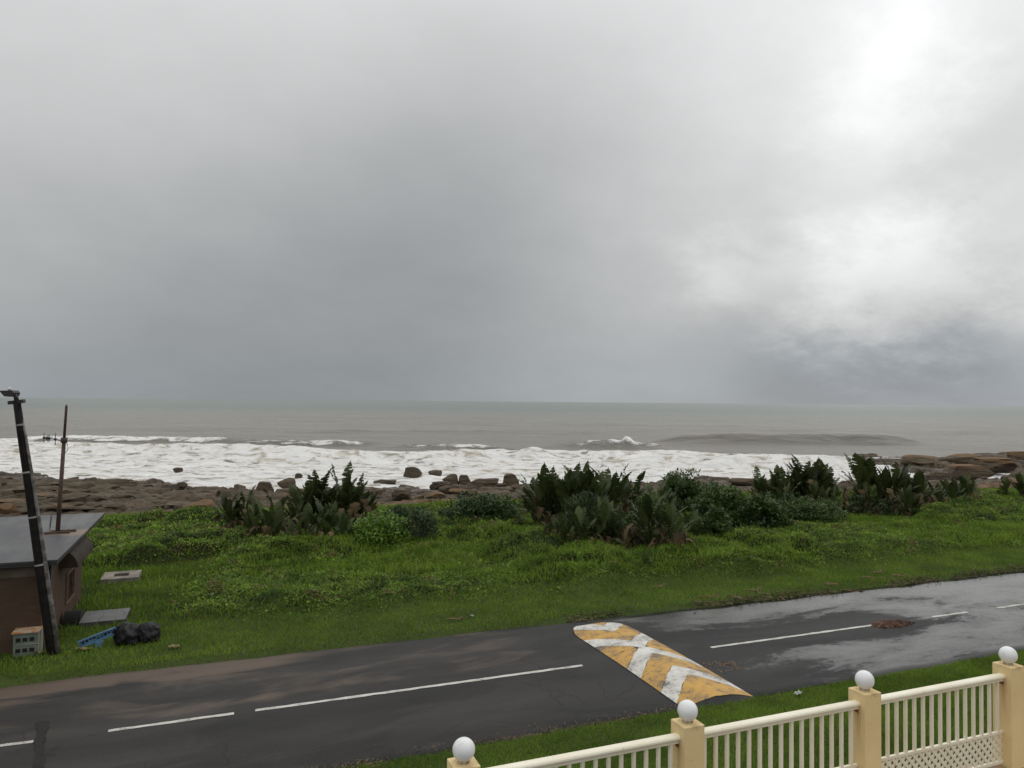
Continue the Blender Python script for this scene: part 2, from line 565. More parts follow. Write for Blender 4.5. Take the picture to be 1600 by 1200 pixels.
def mk_brick():
    m, g = new_mat('brown_brickwork')
    tc = g.n('TexCoord').outputs['Object']
    x, y, z = g.sep(tc)[:3]
    v = g.comb(g.m('ADD', x, y), z, 0.0)
    b = g.n('TexBrick', {'Vector': v, 'Color1': (0.078, 0.048, 0.031, 1), 'Color2': (0.100, 0.064, 0.042, 1), 'Mortar': (0.07, 0.055, 0.044, 1),
                         'Scale': 1.0, 'Mortar Size': 0.008, 'Brick Width': 0.22, 'Row Height': 0.075})
    n = g.noise(tc, 1.4, 5, 0.6)
    col = g.mix(g.map(n, 0.35, 0.7), b.outputs['Color'], (0.075, 0.046, 0.032))
    finish(g, col, 0.85, b.outputs['Fac'], -0.5, 0.01, spec=0.2)
    return m


M['brick'] = mk_brick()


def mk_roof():
    m, g = new_mat('felt_roofing')
    tc = g.n('TexCoord').outputs['Object']
    n = g.noise(g.vm('MULTIPLY', tc, (1.0, 0.25, 1)), 1.6, 6, 0.6)
    col = g.mix(g.map(n, 0.3, 0.7), (0.028, 0.028, 0.030), (0.056, 0.056, 0.061))
    # brown run of rust and grit round the foot of the mast
    d = g.vm('LENGTH', g.vm('MULTIPLY', g.vm('SUBTRACT', tc, (at(90, 833, 2.22).x + 3.81 + 0.45, at(90, 833, 2.22).y - 20.35, 0.0)), (0.9, 1.5, 0.0)))
    st = g.map(g.m('ADD', d, g.m('MULTIPLY', n, 0.7)), 1.35, 0.8)
    col = g.mix(st, col, (0.16, 0.115, 0.075))
    finish(g, col, g.map(n, 0.3, 0.7, 0.38, 0.6), g.noise(tc, 30, 4), 0.3, 0.01, spec=0.4)
    return m


M['roof'] = mk_roof()
M['fascia'] = plain('dark_fascia', (0.030, 0.027, 0.026), None, 3, 0.6)
M['hood'] = plain('brown_painted_sheet', (0.050, 0.035, 0.026), (0.034, 0.025, 0.020), 3, 0.75, spec=0.2)
M['plaster'] = plain('grey_brown_plaster', (0.16, 0.125, 0.095), (0.10, 0.08, 0.06), 2, 0.85)
M['concrete'] = plain('weathered_concrete', (0.26, 0.225, 0.185), (0.15, 0.13, 0.11), 3, 0.85, 0.4)
M['wetconcrete'] = plain('wet_grey_concrete', (0.085, 0.082, 0.082), (0.050, 0.048, 0.048), 2.5, 0.5, 0.25)
M['dark'] = plain('dark_void', (0.012, 0.011, 0.010), None, 4, 0.9)
M['pole'] = plain('creosoted_pole', (0.016, 0.012, 0.011), (0.007, 0.006, 0.006), 5, 0.75, 0.4, spec=0.2)
M['conduit'] = plain('weathered_conduit', (0.20, 0.185, 0.17), (0.07, 0.062, 0.055), 5, 0.7, lo=0.4, hi=0.6)
M['tape'] = plain('steel_band', (0.34, 0.33, 0.33), (0.2, 0.2, 0.2), 8, 0.5)
M['lampgrey'] = plain('lamp_housing', (0.03, 0.029, 0.03), None, 8, 0.5)
M['rust'] = plain('rusty_steel', (0.115, 0.065, 0.045), (0.055, 0.036, 0.03), 9, 0.75)
M['rustlid'] = plain('rust_stained_lid', (0.40, 0.17, 0.06), (0.50, 0.44, 0.34), 7, 0.7)
M['boxgreen'] = plain('pale_green_enamel', (0.17, 0.195, 0.165), (0.12, 0.14, 0.12), 5, 0.5)
M['boxside'] = plain('pale_enamel_side', (0.30, 0.30, 0.24), (0.21, 0.21, 0.17), 5, 0.5)
M['frame'] = plain('ochre_frame_paint', (0.17, 0.11, 0.07), (0.10, 0.06, 0.04), 6, 0.6)
M['curtain'] = plain('rust_red_boarding', (0.20, 0.065, 0.035), (0.04, 0.022, 0.016), 5, 0.7)
M['bag'] = plain('black_plastic', (0.006, 0.006, 0.0065), (0.011, 0.011, 0.012), 4, 0.42, 1.0, 9, 0.06, spec=0.3)
M['blue'] = plain('sun_bleached_blue_plastic', (0.11, 0.23, 0.36), (0.075, 0.16, 0.27), 6, 0.5)
M['scrap_y'] = plain('yellowed_scrap', (0.42, 0.33, 0.15), (0.30, 0.22, 0.10), 9, 0.7)
M['scrap_w'] = plain('white_scrap', (0.72, 0.71, 0.68), (0.5, 0.5, 0.48), 9, 0.6)
M['frond'] = plain('dry_frond', (0.23, 0.165, 0.085), (0.13, 0.085, 0.045), 7, 0.8)
M['redfrond'] = plain('reddish_dry_frond', (0.23, 0.105, 0.050), (0.14, 0.07, 0.035), 7, 0.8)
M['leaflit'] = leaf_mat('leaf_litter', (0.05, 0.022, 0.014), (0.17, 0.085, 0.05), transl=0.0, rough=0.7)
M['orange_lit'] = leaf_mat('orange_leaf_litter', (0.16, 0.07, 0.02), (0.36, 0.18, 0.06), transl=0.0, rough=0.7)
M['edge_lit'] = leaf_mat('edge_leaf_litter', (0.04, 0.03, 0.018), (0.16, 0.11, 0.06), transl=0.0, rough=0.8)


def mk_post():
    m, g = new_mat('yellow_plaster')
    tc = g.n('TexCoord').outputs['Object']
    x, y, z = g.sep(tc)[:3]
    n = g.noise(tc, 2.6, 6, 0.65); f = g.noise(tc, 45, 4, 0.65)
    col = g.mix(g.map(n, 0.3, 0.75), (0.83, 0.65, 0.35), (0.77, 0.58, 0.29))
    # rust runs below the rail brackets, on the two faces that carry rails
    run = g.m('MULTIPLY', g.map(g.m('ABSOLUTE', y), 0.10, 0.02), g.map(z, 0.45, 1.06))
    run = g.m('MULTIPLY', run, g.m('MULTIPLY', g.map(z, 1.10, 1.04), g.map(g.noise(g.vm('MULTIPLY', tc, (40, 40, 3)), 1.0, 4), 0.35, 0.75)))
    run = g.m('MULTIPLY', run, g.map(g.m('ABSOLUTE', x), 0.115, 0.119))
    col = g.mix(g.m('MULTIPLY', run, 0.8), col, (0.32, 0.13, 0.04))
    grime = g.m('MULTIPLY', g.map(n, 0.45, 0.7), g.map(z, 1.16, 1.235, 0, 0.8))
    col = g.mix(grime, col, (0.22, 0.16, 0.09))
    spk = g.map(g.noise(tc, 17, 3, 0.5), 0.70, 0.76)
    col = g.mix(spk, col, (0.25, 0.16, 0.08))
    finish(g, col, 0.75, f, 0.25, 0.006, spec=0.25)
    return m


M['post'] = mk_post()


def mk_rail():
    m, g = new_mat('weathered_cream_enamel')
    pos = g.n('NewGeometry').outputs['Position']
    n = g.noise(pos, 2.0, 6, 0.65)
    run = g.noise(g.vm('MULTIPLY', pos, (34, 34, 2.2)), 1.0, 4, 0.6)
    spot = g.noise(pos, 38, 4, 0.6)
    col = g.mix(g.map(n, 0.3, 0.7), (0.88, 0.83, 0.67), (0.80, 0.73, 0.56))
    col = g.mix(g.map(run, 0.56, 0.80, 0, 0.55), col, (0.46, 0.39, 0.25))
    col = g.mix(g.map(spot, 0.68, 0.76, 0, 0.6), col, (0.30, 0.22, 0.12))
    finish(g, col, g.map(n, 0.3, 0.7, 0.34, 0.55), spot, 0.08, 0.004)
    return m


M['rail'] = mk_rail()


def mk_globe():
    m, g = new_mat('opal_globe')
    pos = g.n('NewGeometry').outputs['Position']
    n = g.noise(pos, 9, 6, 0.7); spot = g.noise(pos, 60, 3, 0.6)
    col = g.mix(g.map(n, 0.45, 0.75), (0.84, 0.84, 0.84), (0.66, 0.65, 0.61))
    col = g.mix(g.map(spot, 0.70, 0.76, 0, 0.7), col, (0.35, 0.30, 0.24))
    finish(g, col, 0.28, n, 0.03, 0.004)
    return m


M['globe'] = mk_globe()
M['collar'] = plain('grimy_collar', (0.50, 0.45, 0.36), (0.20, 0.15, 0.10), 25, 0.6)
M['bracket'] = plain('rusted_bracket', (0.30, 0.11, 0.035), (0.16, 0.06, 0.02), 25, 0.8)
M['paving'] = plain('sandstone_paving', (0.40, 0.27, 0.16), (0.28, 0.19, 0.12), 4, 0.6, 0.3)
M['joint'] = plain('dark_mortar', (0.06, 0.05, 0.045), None, 6, 0.9)

# ------------------------------------------------------------------ terrain shape
EDGE_S = np.array([-60, -30, 0, 14, 39, 58, 80, 160]); EDGE_P = np.array([49, 48, 48.5, 47, 46, 41.5, 39, 36])
SEA_S = np.array([-60, -40, -23, -12, -2, 14, 35, 52, 72, 82, 92, 160]); SEA_P = np.array([106, 104, 100, 88, 79, 70, 72, 69, 66, 66, 86, 92])
NEAR_EDGE, FAR_EDGE = 12.35, 18.30
SEA_Z = -3.0


def edge(s): return np.interp(s, EDGE_S, EDGE_P)


def seaw(s): return np.interp(s, SEA_S, SEA_P)


def cover_mask(s, p):
    wob = (fbm(s * 0.35, p * 0.35, 5, 3) - 0.5) * 1.9
    a = sstep(20.6, 22.3, p + wob)
    lawn_l = sstep(0.3, -1.9, s + wob * 0.8 - np.clip(p - 24, 0, 9) * 0.12) * sstep(31.6, 30.8, p + wob)
    return np.clip(a - lawn_l, 0, 1) * sstep(0.6, -0.6, p - edge(s) + wob)


def domes(x, y, seed):
    ix = np.floor(x); iy = np.floor(y); best = np.zeros(np.shape(x))
    for ox in (-1, 0, 1):
        for oy in (-1, 0, 1):
            cx = ix + ox; cy = iy + oy
            d = (cx + _h(cx, cy, seed) - x) ** 2 + (cy + _h(cx, cy, seed + 1) - y) ** 2
            r = 0.45 + 0.55 * _h(cx, cy, seed + 2)
            best = np.maximum(best, np.sqrt(np.clip(1 - d / (r * r), 0, 1)) * (0.35 + 0.65 * _h(cx, cy, seed + 3)))
    return best


def ground_z(s, p, bumps=True):
    s = np.asarray(s, float); p = np.asarray(p, float)
    e = edge(s)
    z = np.interp(p, [-400, 0, 6.3, 6.9, 9.5, 12.1, 12.5, 18.2, 18.55, 22.0], [0.9, 0.9, 0.9, 0.85, 0.40, 0.07, -0.09, -0.09, 0.07, 0.02])
    t = np.clip((p - 22) / (e - 22), 0, 1)
    z = z - 0.92 * t * (p > 22)
    z = z - np.clip(p - e, 0, 200) * 0.14
    z = np.maximum(z, -9)
    if not bumps: return z + 0.10 * cover_mask(s, p)
    cm = cover_mask(s, p)
    wx_ = s + (fbm(s * 0.5, p * 0.5, 23, 2) - 0.5) * 1.6; wy_ = p + (fbm(s * 0.5, p * 0.5, 27, 2) - 0.5) * 1.6
    thick = 0.35 + 0.9 * sstep(0.35, 0.65, fbm(s * 0.13, p * 0.16, 25, 3))
    bump = (0.38 * domes(wx_ * 0.42, wy_ * 0.62, 21) + 0.30 * domes(wx_ * 1.0, wy_ * 1.3, 31) + 0.12 * domes(wx_ * 2.3, wy_ * 2.6, 35)) * thick
    z = z + cm * (bump + 0.05) * sstep(0.0, 6.0, e - p)
    z = z + (fbm(s * 0.6, p * 0.6, 41, 3) - 0.5) * 0.10 * ((p < 12.0) | (p > 18.7))
    return z


def gz(s, p): return float(ground_z(np.array([s]), np.array([p]))[0])


def on_ground(u, v):
    z = -0.3
    for _ in range(14):
        q = at(u, v, z)
        z = 0.5 * z + 0.5 * float(ground_z(np.array([q.x]), np.array([q.y]), False)[0])
    q = at(u, v, z)
    return Vector((q.x, q.y, z))


def in_view(x, y, z, mu=0.16):
    d = np.stack([x, y, z - CAM_H], 1)
    f = d @ np.array(fwd); r = d @ np.array(rgt); t = d @ np.array(upv)
    u = r / f * FPX / 800; v = t / f * FPX / 600
    return (f > 1) & (np.abs(u) < 1 + mu) & (np.abs(v) < 1 + mu)


def axis(lo, a, b, hi, step, growth=1.25):
    mid = np.arange(a, b + step * 0.5, step)
    left = []; x = a; st = step
    while x > lo: st *= growth; x -= st; left.append(max(x, lo))
    right = []; x = b; st = step
    while x < hi: st *= growth; x += st; right.append(min(x, hi))
    return np.array(left[::-1] + list(mid) + right)


me, _, _ = grid_mesh('ground', axis(-600, -26, 62, 600, 0.2), axis(-400, 5.5, 50, 300, 0.2), ground_z)
tag(link('ground', me, M['ground']), kind='structure')


# ------------------------------------------------------------------ road, markings
def road_z(s, p):
    c = (np.asarray(p) - 15.3) / 3.0
    return 0.05 * (1 - np.clip(c * c, 0, 1.3)) - 0.012


xs = axis(-140, -14, 34, 300, 0.35); ts = np.linspace(0, 1, 22)
Xr, Tr = np.meshgrid(xs, ts)
ne = NEAR_EDGE + (fbm(xs * 0.9, xs * 0 + 3, 3, 4) - 0.5) * 0.34 - 7.0 * sstep(11.6, 13.6, xs) * 0 
fe = FAR_EDGE + (fbm(xs * 0.8, xs * 0 + 9, 8, 4) - 0.5) * 0.36
Yr = ne[None, :] * (1 - Tr) + fe[None, :] * Tr
Zr = road_z(Xr, Yr)
n_ = len(xs)
top = np.stack([Xr.ravel(), Yr.ravel(), Zr.ravel()], 1)
i = (np.arange(len(ts) - 1)[:, None] * n_ + np.arange(n_ - 1)[None, :]).ravel()
fc = np.stack([i, i + 1, i + n_ + 1, i + n_], 1)
# broken edge faces dropping to the soil
b0 = np.stack([xs, ne - 0.02, np.full(n_, -0.12)], 1); b1 = np.stack([xs, fe + 0.02, np.full(n_, -0.12)], 1)
nv = len(top); j = np.arange(n_ - 1)
lastrow = (len(ts) - 1) * n_
f0 = np.stack([nv + j, nv + j + 1, j + 1, j], 1)
f1 = np.stack([lastrow + j, lastrow + j + 1, nv + n_ + j + 1, nv + n_ + j], 1)
road = tag(link('road', mesh_np('road', np.concatenate([top, b0, b1]), np.concatenate([fc, f0, f1]), False), M['road']), kind='structure')


def strip(name, s0, s1, p0, w, mat, parent, dz=0.005, rag=0.02, n=None):
    n = n or max(4, int((s1 - s0) / 0.18))
    s = np.linspace(s0, s1, n)
    a = p0 - w / 2 + RNG.uniform(-rag, rag, n); b = p0 + w / 2 + RNG.uniform(-rag, rag, n)
    rows = [a, a * 0.5 + b * 0.5, b]
    V = np.concatenate([np.stack([s, r, road_z(s, r) + dz], 1) for r in rows])
    k = np.arange(n - 1)
    F = np.concatenate([np.stack([r * n + k, r * n + k + 1, (r + 1) * n + k + 1, (r + 1) * n + k], 1) for r in range(2)])
    return link(name, mesh_np(name, V, F), mat, parent)


for s0, s1 in [(-9.5, -2.75), (-1.75, 0.36), (0.74, 7.75), (11.25, 16.6), (18.75, 20.15), (21.4, 23.6), (26.5, 30.5), (34, 38)]:
    strip('lane_line', s0, s1, 15.10, 0.105, M['line_paint'], road, rag=0.012)
# tar run across the lane at the left
tp = at(66, 1140, 0.03)
s_ = []
for k in range(37):
    q = at(66 - 0.2 * k + 1.5 * math.sin(k * 0.3), 1128 + k * 2.2, 0.03)
    s_.append((q.x, q.y, 0.035 + 0.10 * float(fbm(np.array([k * 0.8]), np.array([0.5]), 4, 3)[0])))
V = []
for x, y, w in s_:
    for d in (-w, w):
        V.append((x + d, y, float(road_z(x, y)) + 0.009))
F = [(2 * k, 2 * k + 1, 2 * k + 3, 2 * k + 2) for k in range(len(s_) - 1)]
link('tar_stain', mesh_np('tar_stain', V, F), M['tar'], road)

# ------------------------------------------------------------------ speed hump
HS, HW, HP0, HP1, HC = 9.42, 0.86, 12.60, 17.85, 15.3


def hump_w(p):          # the far end is rounded off
    return HW * np.sqrt(np.clip(1 - np.clip((np.asarray(p) - 16.9) / 1.08, 0, 1) ** 2, 0.0, 1))


def hump_z(s, p):
    a = np.clip(np.abs(np.asarray(s) - HS) / HW, 0, 1)
    e = sstep(HP1 + 0.1, HP1 - 0.5, p) * sstep(HP0 - 0.6, HP0 - 0.2, p)
    return road_z(s, p) + 0.16 * (1 - a ** 2.0) * e


hump = thing('speed_hump', 'raised speed hump with worn white and yellow chevrons across the wet road', 'speed hump', (HS, HC, 0))
ps = np.linspace(HP0 - 0.45, HP1, 54); qs = np.linspace(-1, 1, 22)
V = []
for p in ps:
    for q in qs:
        s = HS + q * max(float(hump_w(p)), 0.02)
        V.append((s - HS, p - HC, float(hump_z(s, p)) + 0.004))
k = (np.arange(len(ps) - 1)[:, None] * len(qs) + np.arange(len(qs) - 1)[None, :]).ravel()
link('hump_body', mesh_np('hump_body', V, np.stack([k, k + 1, k + len(qs) + 1, k + len(qs)], 1), True), M['road'], hump)
PER, WHT = 1.36, 0.56


def chevron(sign, lo, hi, mat, name):
    """a V of paint: distance from the middle of the road grows with distance from the crest"""
    dmax = (HP1 - 0.05 - HC) if sign > 0 else (HC - HP0 + 0.26)
    nq, nr = 21, 6
    runs = []; cur = []
    for q in np.linspace(-1, 1, nq):
        a0 = max(lo + abs(q) * HW, 0.0); a1 = min(hi + abs(q) * HW, dmax)
        if a1 - a0 < 0.02:
            if len(cur) > 1: runs.append(cur)
            cur = []
            continue
        col = []
        for r in range(nr):
            d = a0 + (a1 - a0) * r / (nr - 1)
            if r in (0, nr - 1): d = min(max(d + 0.014 * math.sin(61 * q * HW + 5 * lo) + 0.009 * math.sin(143 * q), 0), dmax)
            p = HC + sign * d
            s = HS + q * max(float(hump_w(p)), 0.03) * 0.985
            col.append((s - HS, p - HC, float(hump_z(s, p)) + 0.010))
        cur.append(col)
    if len(cur) > 1: runs.append(cur)
    for run in runs:
        if sum(abs(c[-1][1] - c[0][1]) for c in run) < 0.9: continue
        V = [v for c in run for v in c]
        F = [(a * nr + r, (a + 1) * nr + r, (a + 1) * nr + r + 1, a * nr + r + 1) for a in range(len(run) - 1) for r in range(nr - 1)]
        link(name, mesh_np(name, V, F, True), mat, hump)


for sign in (1, -1):
    for kk in range(-1, 4):
        b = -0.08 + kk * PER
        if sign < 0 and kk > 1: continue
        chevron(sign, b, b + WHT, M['white_paint'], 'white_chevron')
        chevron(sign, b + WHT, b + PER + (1.5 if sign < 0 and kk == 1 else 0.0), M['yellow_paint'], 'yellow_chevron')


# ------------------------------------------------------------------ sea
def shore_Y(X):        # seaward limit of the foam, by place along the crests
    return np.interp(X, [-200, -105, -85, -55, -25, 0, 22, 45, 66, 90, 140], [165, 158, 147, 141, 135, 128, 130, 132, 126, 116, 112])


WAVES = [  # X from, X to, Y of crest, bend, height, back, front, foam
    (28, 98, 168, -0.0010, 2.2, 9, 2.6, 0.0), (2, 34, 146, 0.004, 1.25, 7, 1.8, 0.7), (-30, 6, 139, 0.003, 1.0, 6, 1.6, 0.6),
    (-110, -48, 152, -0.002, 1.2, 7, 2.0, 0.8), (-64, -20, 146, 0.002, 1.0, 6, 1.8, 0.6), (-72, -26, 129, 0.003, 1.1, 4, 1.4, 0.95), (-60, 10, 116, 0.001, 0.95, 3.5, 1.2, 0.95),
    (-20, 40, 125, 0.001, 0.8, 3.5, 1.2, 0.95), (10, 70, 115, 0.001, 0.75, 3.5, 1.2, 0.95), (-140, -60, 130, 0.001, 1.1, 4, 1.4, 0.95), (-110, -50, 118, 0.001, 0.8, 3, 1.2, 0.95), (-50, 0, 104, 0.001, 0.7, 3, 1.1, 0.95), (0, 60, 104, 0.001, 0.7, 3, 1.1, 0.95),
    (-160, 40, 205, 0.0002, 0.9, 10, 5, 0), (20, 200, 232, 0.0002, 0.95, 11, 6, 0), (-200, 120, 285, 0.0001, 1.0, 13, 7, 0), (-260, 260, 370, 0.0001, 1.1, 16, 9, 0)]


def sea_fields(X, Y):
    eta = (fbm(X * 0.10, Y * 0.30, 71, 4) - 0.5) * 0.35 * sstep(20000, 200, Y)
    foam = np.zeros_like(X)
    Yb = shore_Y(X) + (fbm(X * 0.05, Y * 0.05, 55, 4) - 0.5) * 16
    foam = np.maximum(foam, 0.88 * sstep(5, -6, Y - Yb))
    foam = np.maximum(foam, 0.30 * sstep(26, 0, Y - Yb) * sstep(0.42, 0.62, fbm(X * 0.03, Y * 0.12, 57, 4)))
    # calmer, thinner foam right of the reef
    foam *= 1 - 0.55 * sstep(88, 110, X) * sstep(96, 120, Y)
    for (x0, x1, yc, bend, h, bk, fr, fo) in WAVES:
        xm = (x0 + x1) / 2
        yy = yc + bend * (X - xm) ** 2 + (fbm(X * 0.06, X * 0 + yc, 91, 3) - 0.5) * 7
        win = sstep(x0, x0 + 14, X) * sstep(x1, x1 - 14, X)
        d = Y - yy
        prof = np.where(d > 0, np.exp(-(d / bk) ** 2), np.exp(-(d / fr) ** 2))
        hh = h * win * (0.75 + 0.5 * fbm(X * 0.12, Y * 0.02, 93, 3))
        eta = eta + hh * prof
        if fo > 0:
            foam = np.maximum(foam, fo * win * sstep(0.15, 0.5, prof) * (d < 1.2))
    # lumpy white water and one burst of spray on the breaking crest
    eta = eta + np.clip(foam, 0, 1) * (fbm(X * 0.5, Y * 0.8, 95, 4) - 0.45) * 0.7
    for (xc, yc, h, wx, wy) in [(22.6, 147, 0.9, 0.4, 1.2), (23.4, 147, 0.5, 0.5, 1.2), (24.5, 146, 0.5, 2.5, 1.6), (19, 146, 0.4, 2.8, 1.6), (29, 146, 0.5, 2.0, 1.6), (3.6, 118, 1.3, 2.8, 1.6), (-91, 150, 0.7, 3, 2)]:
        b = np.exp(-((X - xc) / wx) ** 2 - ((Y - yc) / wy) ** 2)
        eta = eta + h * b * (0.6 + 0.8 * fbm(X * 0.9, Y * 0.9, 97, 3))
        foam = np.maximum(foam, 0.8 * b)
    return eta, np.clip(foam, 0, 1)


xa = axis(-40000, -115, 150, 40000, 0.8, 1.22); ya = axis(58, 74, 185, 40000, 0.55, 1.045)
FO = {}


def seaz(X, Y):
    e, f = sea_fields(X, Y); FO['f'] = f
    return SEA_Z + e


me, Xs, Ys = grid_mesh('sea', xa, ya, seaz)
co = np.empty(len(me.vertices) * 3, np.float32); me.vertices.foreach_get('co', co); co = co.reshape(-1, 3)
wx = co[:, 0] * math.cos(YAW) + co[:, 1] * math.sin(YAW); wy = -co[:, 0] * math.sin(YAW) + co[:, 1] * math.cos(YAW)
co2 = np.stack([wx, wy, co[:, 2]], 1).astype(np.float32)
me.vertices.foreach_set('co', co2.ravel()); me.update()
add_attr(me, 'foam', FO['f'].ravel())
tag(link('sea', me, M['sea']), kind='structure')


# ------------------------------------------------------------------ rocky shore
def cells(x, y, seed):
    """nearest and second nearest jittered lattice point: block id and distance to the joint"""
    ix = np.floor(x); iy = np.floor(y)
    d1 = np.full(x.shape, 9.0); d2 = np.full(x.shape, 9.0); idv = np.zeros(x.shape)
    for ox in (-1, 0, 1):
        for oy in (-1, 0, 1):
            cx = ix + ox; cy = iy + oy
            px_ = cx + _h(cx, cy, seed); py_ = cy + _h(cx, cy, seed + 1)
            d = np.hypot(px_ - x, py_ - y)
            v = _h(cx, cy, seed + 2)
            m = d < d1
            d2 = np.where(m, d1, np.minimum(d2, d)); idv = np.where(m, v, idv); d1 = np.where(m, d, d1)
    return idv, d2 - d1


def shelf_z(s, p):
    e = edge(s); w = seaw(s) + (fbm(s * 0.16, p * 0.16, 61, 4) - 0.5) * 12
    t = (p - e) / (w - e)
    z = -0.95 - 1.55 * np.clip(t, 0, 1) ** 0.8
    z = z + (fbm(s * 0.07, p * 0.11, 63, 4) - 0.5) * 0.9
    # reef that stands higher at the far right, with a channel of water in front of it
    z = z + 0.35 * sstep(80, 96, s) * sstep(68, 74, p) * sstep(0.25, 0.6, fbm(s * 0.06, p * 0.06, 65, 3))
    z = z - 1.9 * np.exp(-((p - 65.5 - 2.0 * np.sin(s * 0.21)) / 3.6) ** 2) * sstep(58, 68, s) * sstep(125, 112, s)
    # beds of stone: steps of about a quarter metre
    st = 0.40
    q = z / st
    z = st * (np.floor(q) + sstep(0.72, 1.0, q - np.floor(q)))
    c1, g1 = cells(s * 0.30 + 0.12 * p, p * 0.55, 5)
    c2, g2 = cells(s * 0.95, p * 1.3 + 0.3 * s, 9)
    z = z + (c1 - 0.5) * 0.62 + (c2 - 0.5) * 0.12
    z = z - 0.55 * sstep(0.10, 0.0, g1) - 0.24 * sstep(0.13, 0.0, g2) + (fbm(s * 1.6, p * 1.6, 67, 3) - 0.5) * 0.16
    z = z - 3.2 * sstep(0.98, 1.12, t) - 1.4 * sstep(0.02, -0.05, t)
    return z


me, _, _ = grid_mesh('rock_shelf', axis(-130, -46, 118, 220, 0.25, 1.15), np.arange(36, 112, 0.27), shelf_z, smooth=False)
shelf = tag(link('rock_shelf', me, M['rock']), kind='structure')


def rock_mesh(name, seed, blocky=0.6, n=9, layers=0.0, notch=0.0):
    """rounded sandstone block with worn corners, chipped faces and bedding"""
    rs = np.random.default_rng(seed)
    bm = bmesh.new()
    bmesh.ops.create_cube(bm, size=2.0)
    bmesh.ops.subdivide_edges(bm, edges=bm.edges[:], cuts=n, use_grid_fill=True)
    cuts = []
    for _ in range(11):
        d = rs.normal(size=3); d[2] *= 0.6; d /= np.linalg.norm(d)
        cuts.append((d, rs.uniform(0.62, 0.95)))
    off = rs.uniform(0, 50, 2)
    for v in bm.verts:
        c = np.array(v.co)
        sph = c / np.linalg.norm(c) * 1.15
        c = c * blocky + sph * (1 - blocky)
        for d, k in cuts:
            t = c @ d - k
            if t > 0: c = c - d * t * 0.97
        q = fbm(c[0] * 1.3 + off[0], c[1] * 1.3 + c[2] * 1.7 + off[1], seed, 4) - 0.5
        c = c * (1 + 0.16 * float(q))
        if layers > 0:
            zz = c[2] * 3.2 + off[0]
            f = abs((zz % 1) - 0.5) * 2
            c[:2] *= 1 - layers * max(0, 1 - f * 3.0)
        v.co = c
    me = bpy.data.meshes.new(name); bm.to_mesh(me); bm.free()
    me.materials.append(M['rock'])
    return me


ROCKS = [rock_mesh('rock_form', 100 + k, 0.62 + 0.06 * (k % 6), 4, 0.10 if k % 2 else 0.0) for k in range(12)]
# loose and bedded blocks: pieces of the shelf
cnt = 0
tries = 0
while cnt < 300 and tries < 9000:
    tries += 1
    u = random.uniform(-30, 1630); v = random.uniform(712, 812)
    q = at(u, v, -1.7)
    s, p = q.x, q.y
    e = float(edge(s)); w = float(seaw(s))
    if p < e + 0.3 or p > w - 1: continue
    t = (p - e) / (w - e)
    if random.random() > (1.0 - 0.55 * t): continue
    hid = (330 < u < 575) or (825 < u < 1110 and v > 752) or (1190 < u < 1530 and v > 745) or (520 < u < 830 and v > 798)
    if hid: continue
    z = float(shelf_z(np.array([s]), np.array([p]))[0])
    if z < -3.05: continue
    big = random.random()
    sc = random.uniform(0.26, 0.62) * (1.6 if big > 0.9 else 1.0)
    fl = random.uniform(0.16, 0.38)
    link('rock', ROCKS[random.randrange(12)], parent=shelf, loc=(s, p, z + sc * fl * 0.35), rot=(random.uniform(-.16, .16), random.uniform(-.16, .16), random.uniform(-0.5, 0.5) + random.choice((0, math.pi))),
         scale=(sc * random.uniform(1.1, 2.3), sc * random.uniform(0.8, 1.2), sc * fl * random.uniform(0.9, 1.5)))
    cnt += 1

HERO = [rock_mesh('boulder', 300 + k, b, 7, l) for k, (b, l) in enumerate([(0.35, 0.0), (0.7, 0.12), (0.5, 0.08), (0.25, 0.0), (0.75, 0.10), (0.6, 0.15), (0.4, 0.1), (0.65, 0.0)])]


def boulder(u0, u1, v0, v1, label, form, z0=SEA_Z, rz=0.0, name='boulder', deep=0.8, tilt=0.0, group=None):
    """spans u0..u1 and v0 (top)..v1 (foot) in the photograph, foot at height z0"""
    um = (u0 + u1) / 2
    q = at(um, v1, z0)
    dep = (Vector((q.x, q.y, z0 - CAM_H))).dot(fwd)
    w = (u1 - u0) / FPX * dep / 2; h = (v1 - v0) / FPX * dep
    o = link(name, HERO[form % len(HERO)], loc=(q.x, q.y + w * deep * 0.3, z0 + h * 0.36), rot=(random.uniform(-.05, .05), tilt, -YAW + rz),
             scale=(w * 1.02, max(w * deep, 0.5), h * 0.66))
    return tag(o, label, 'rock', group)


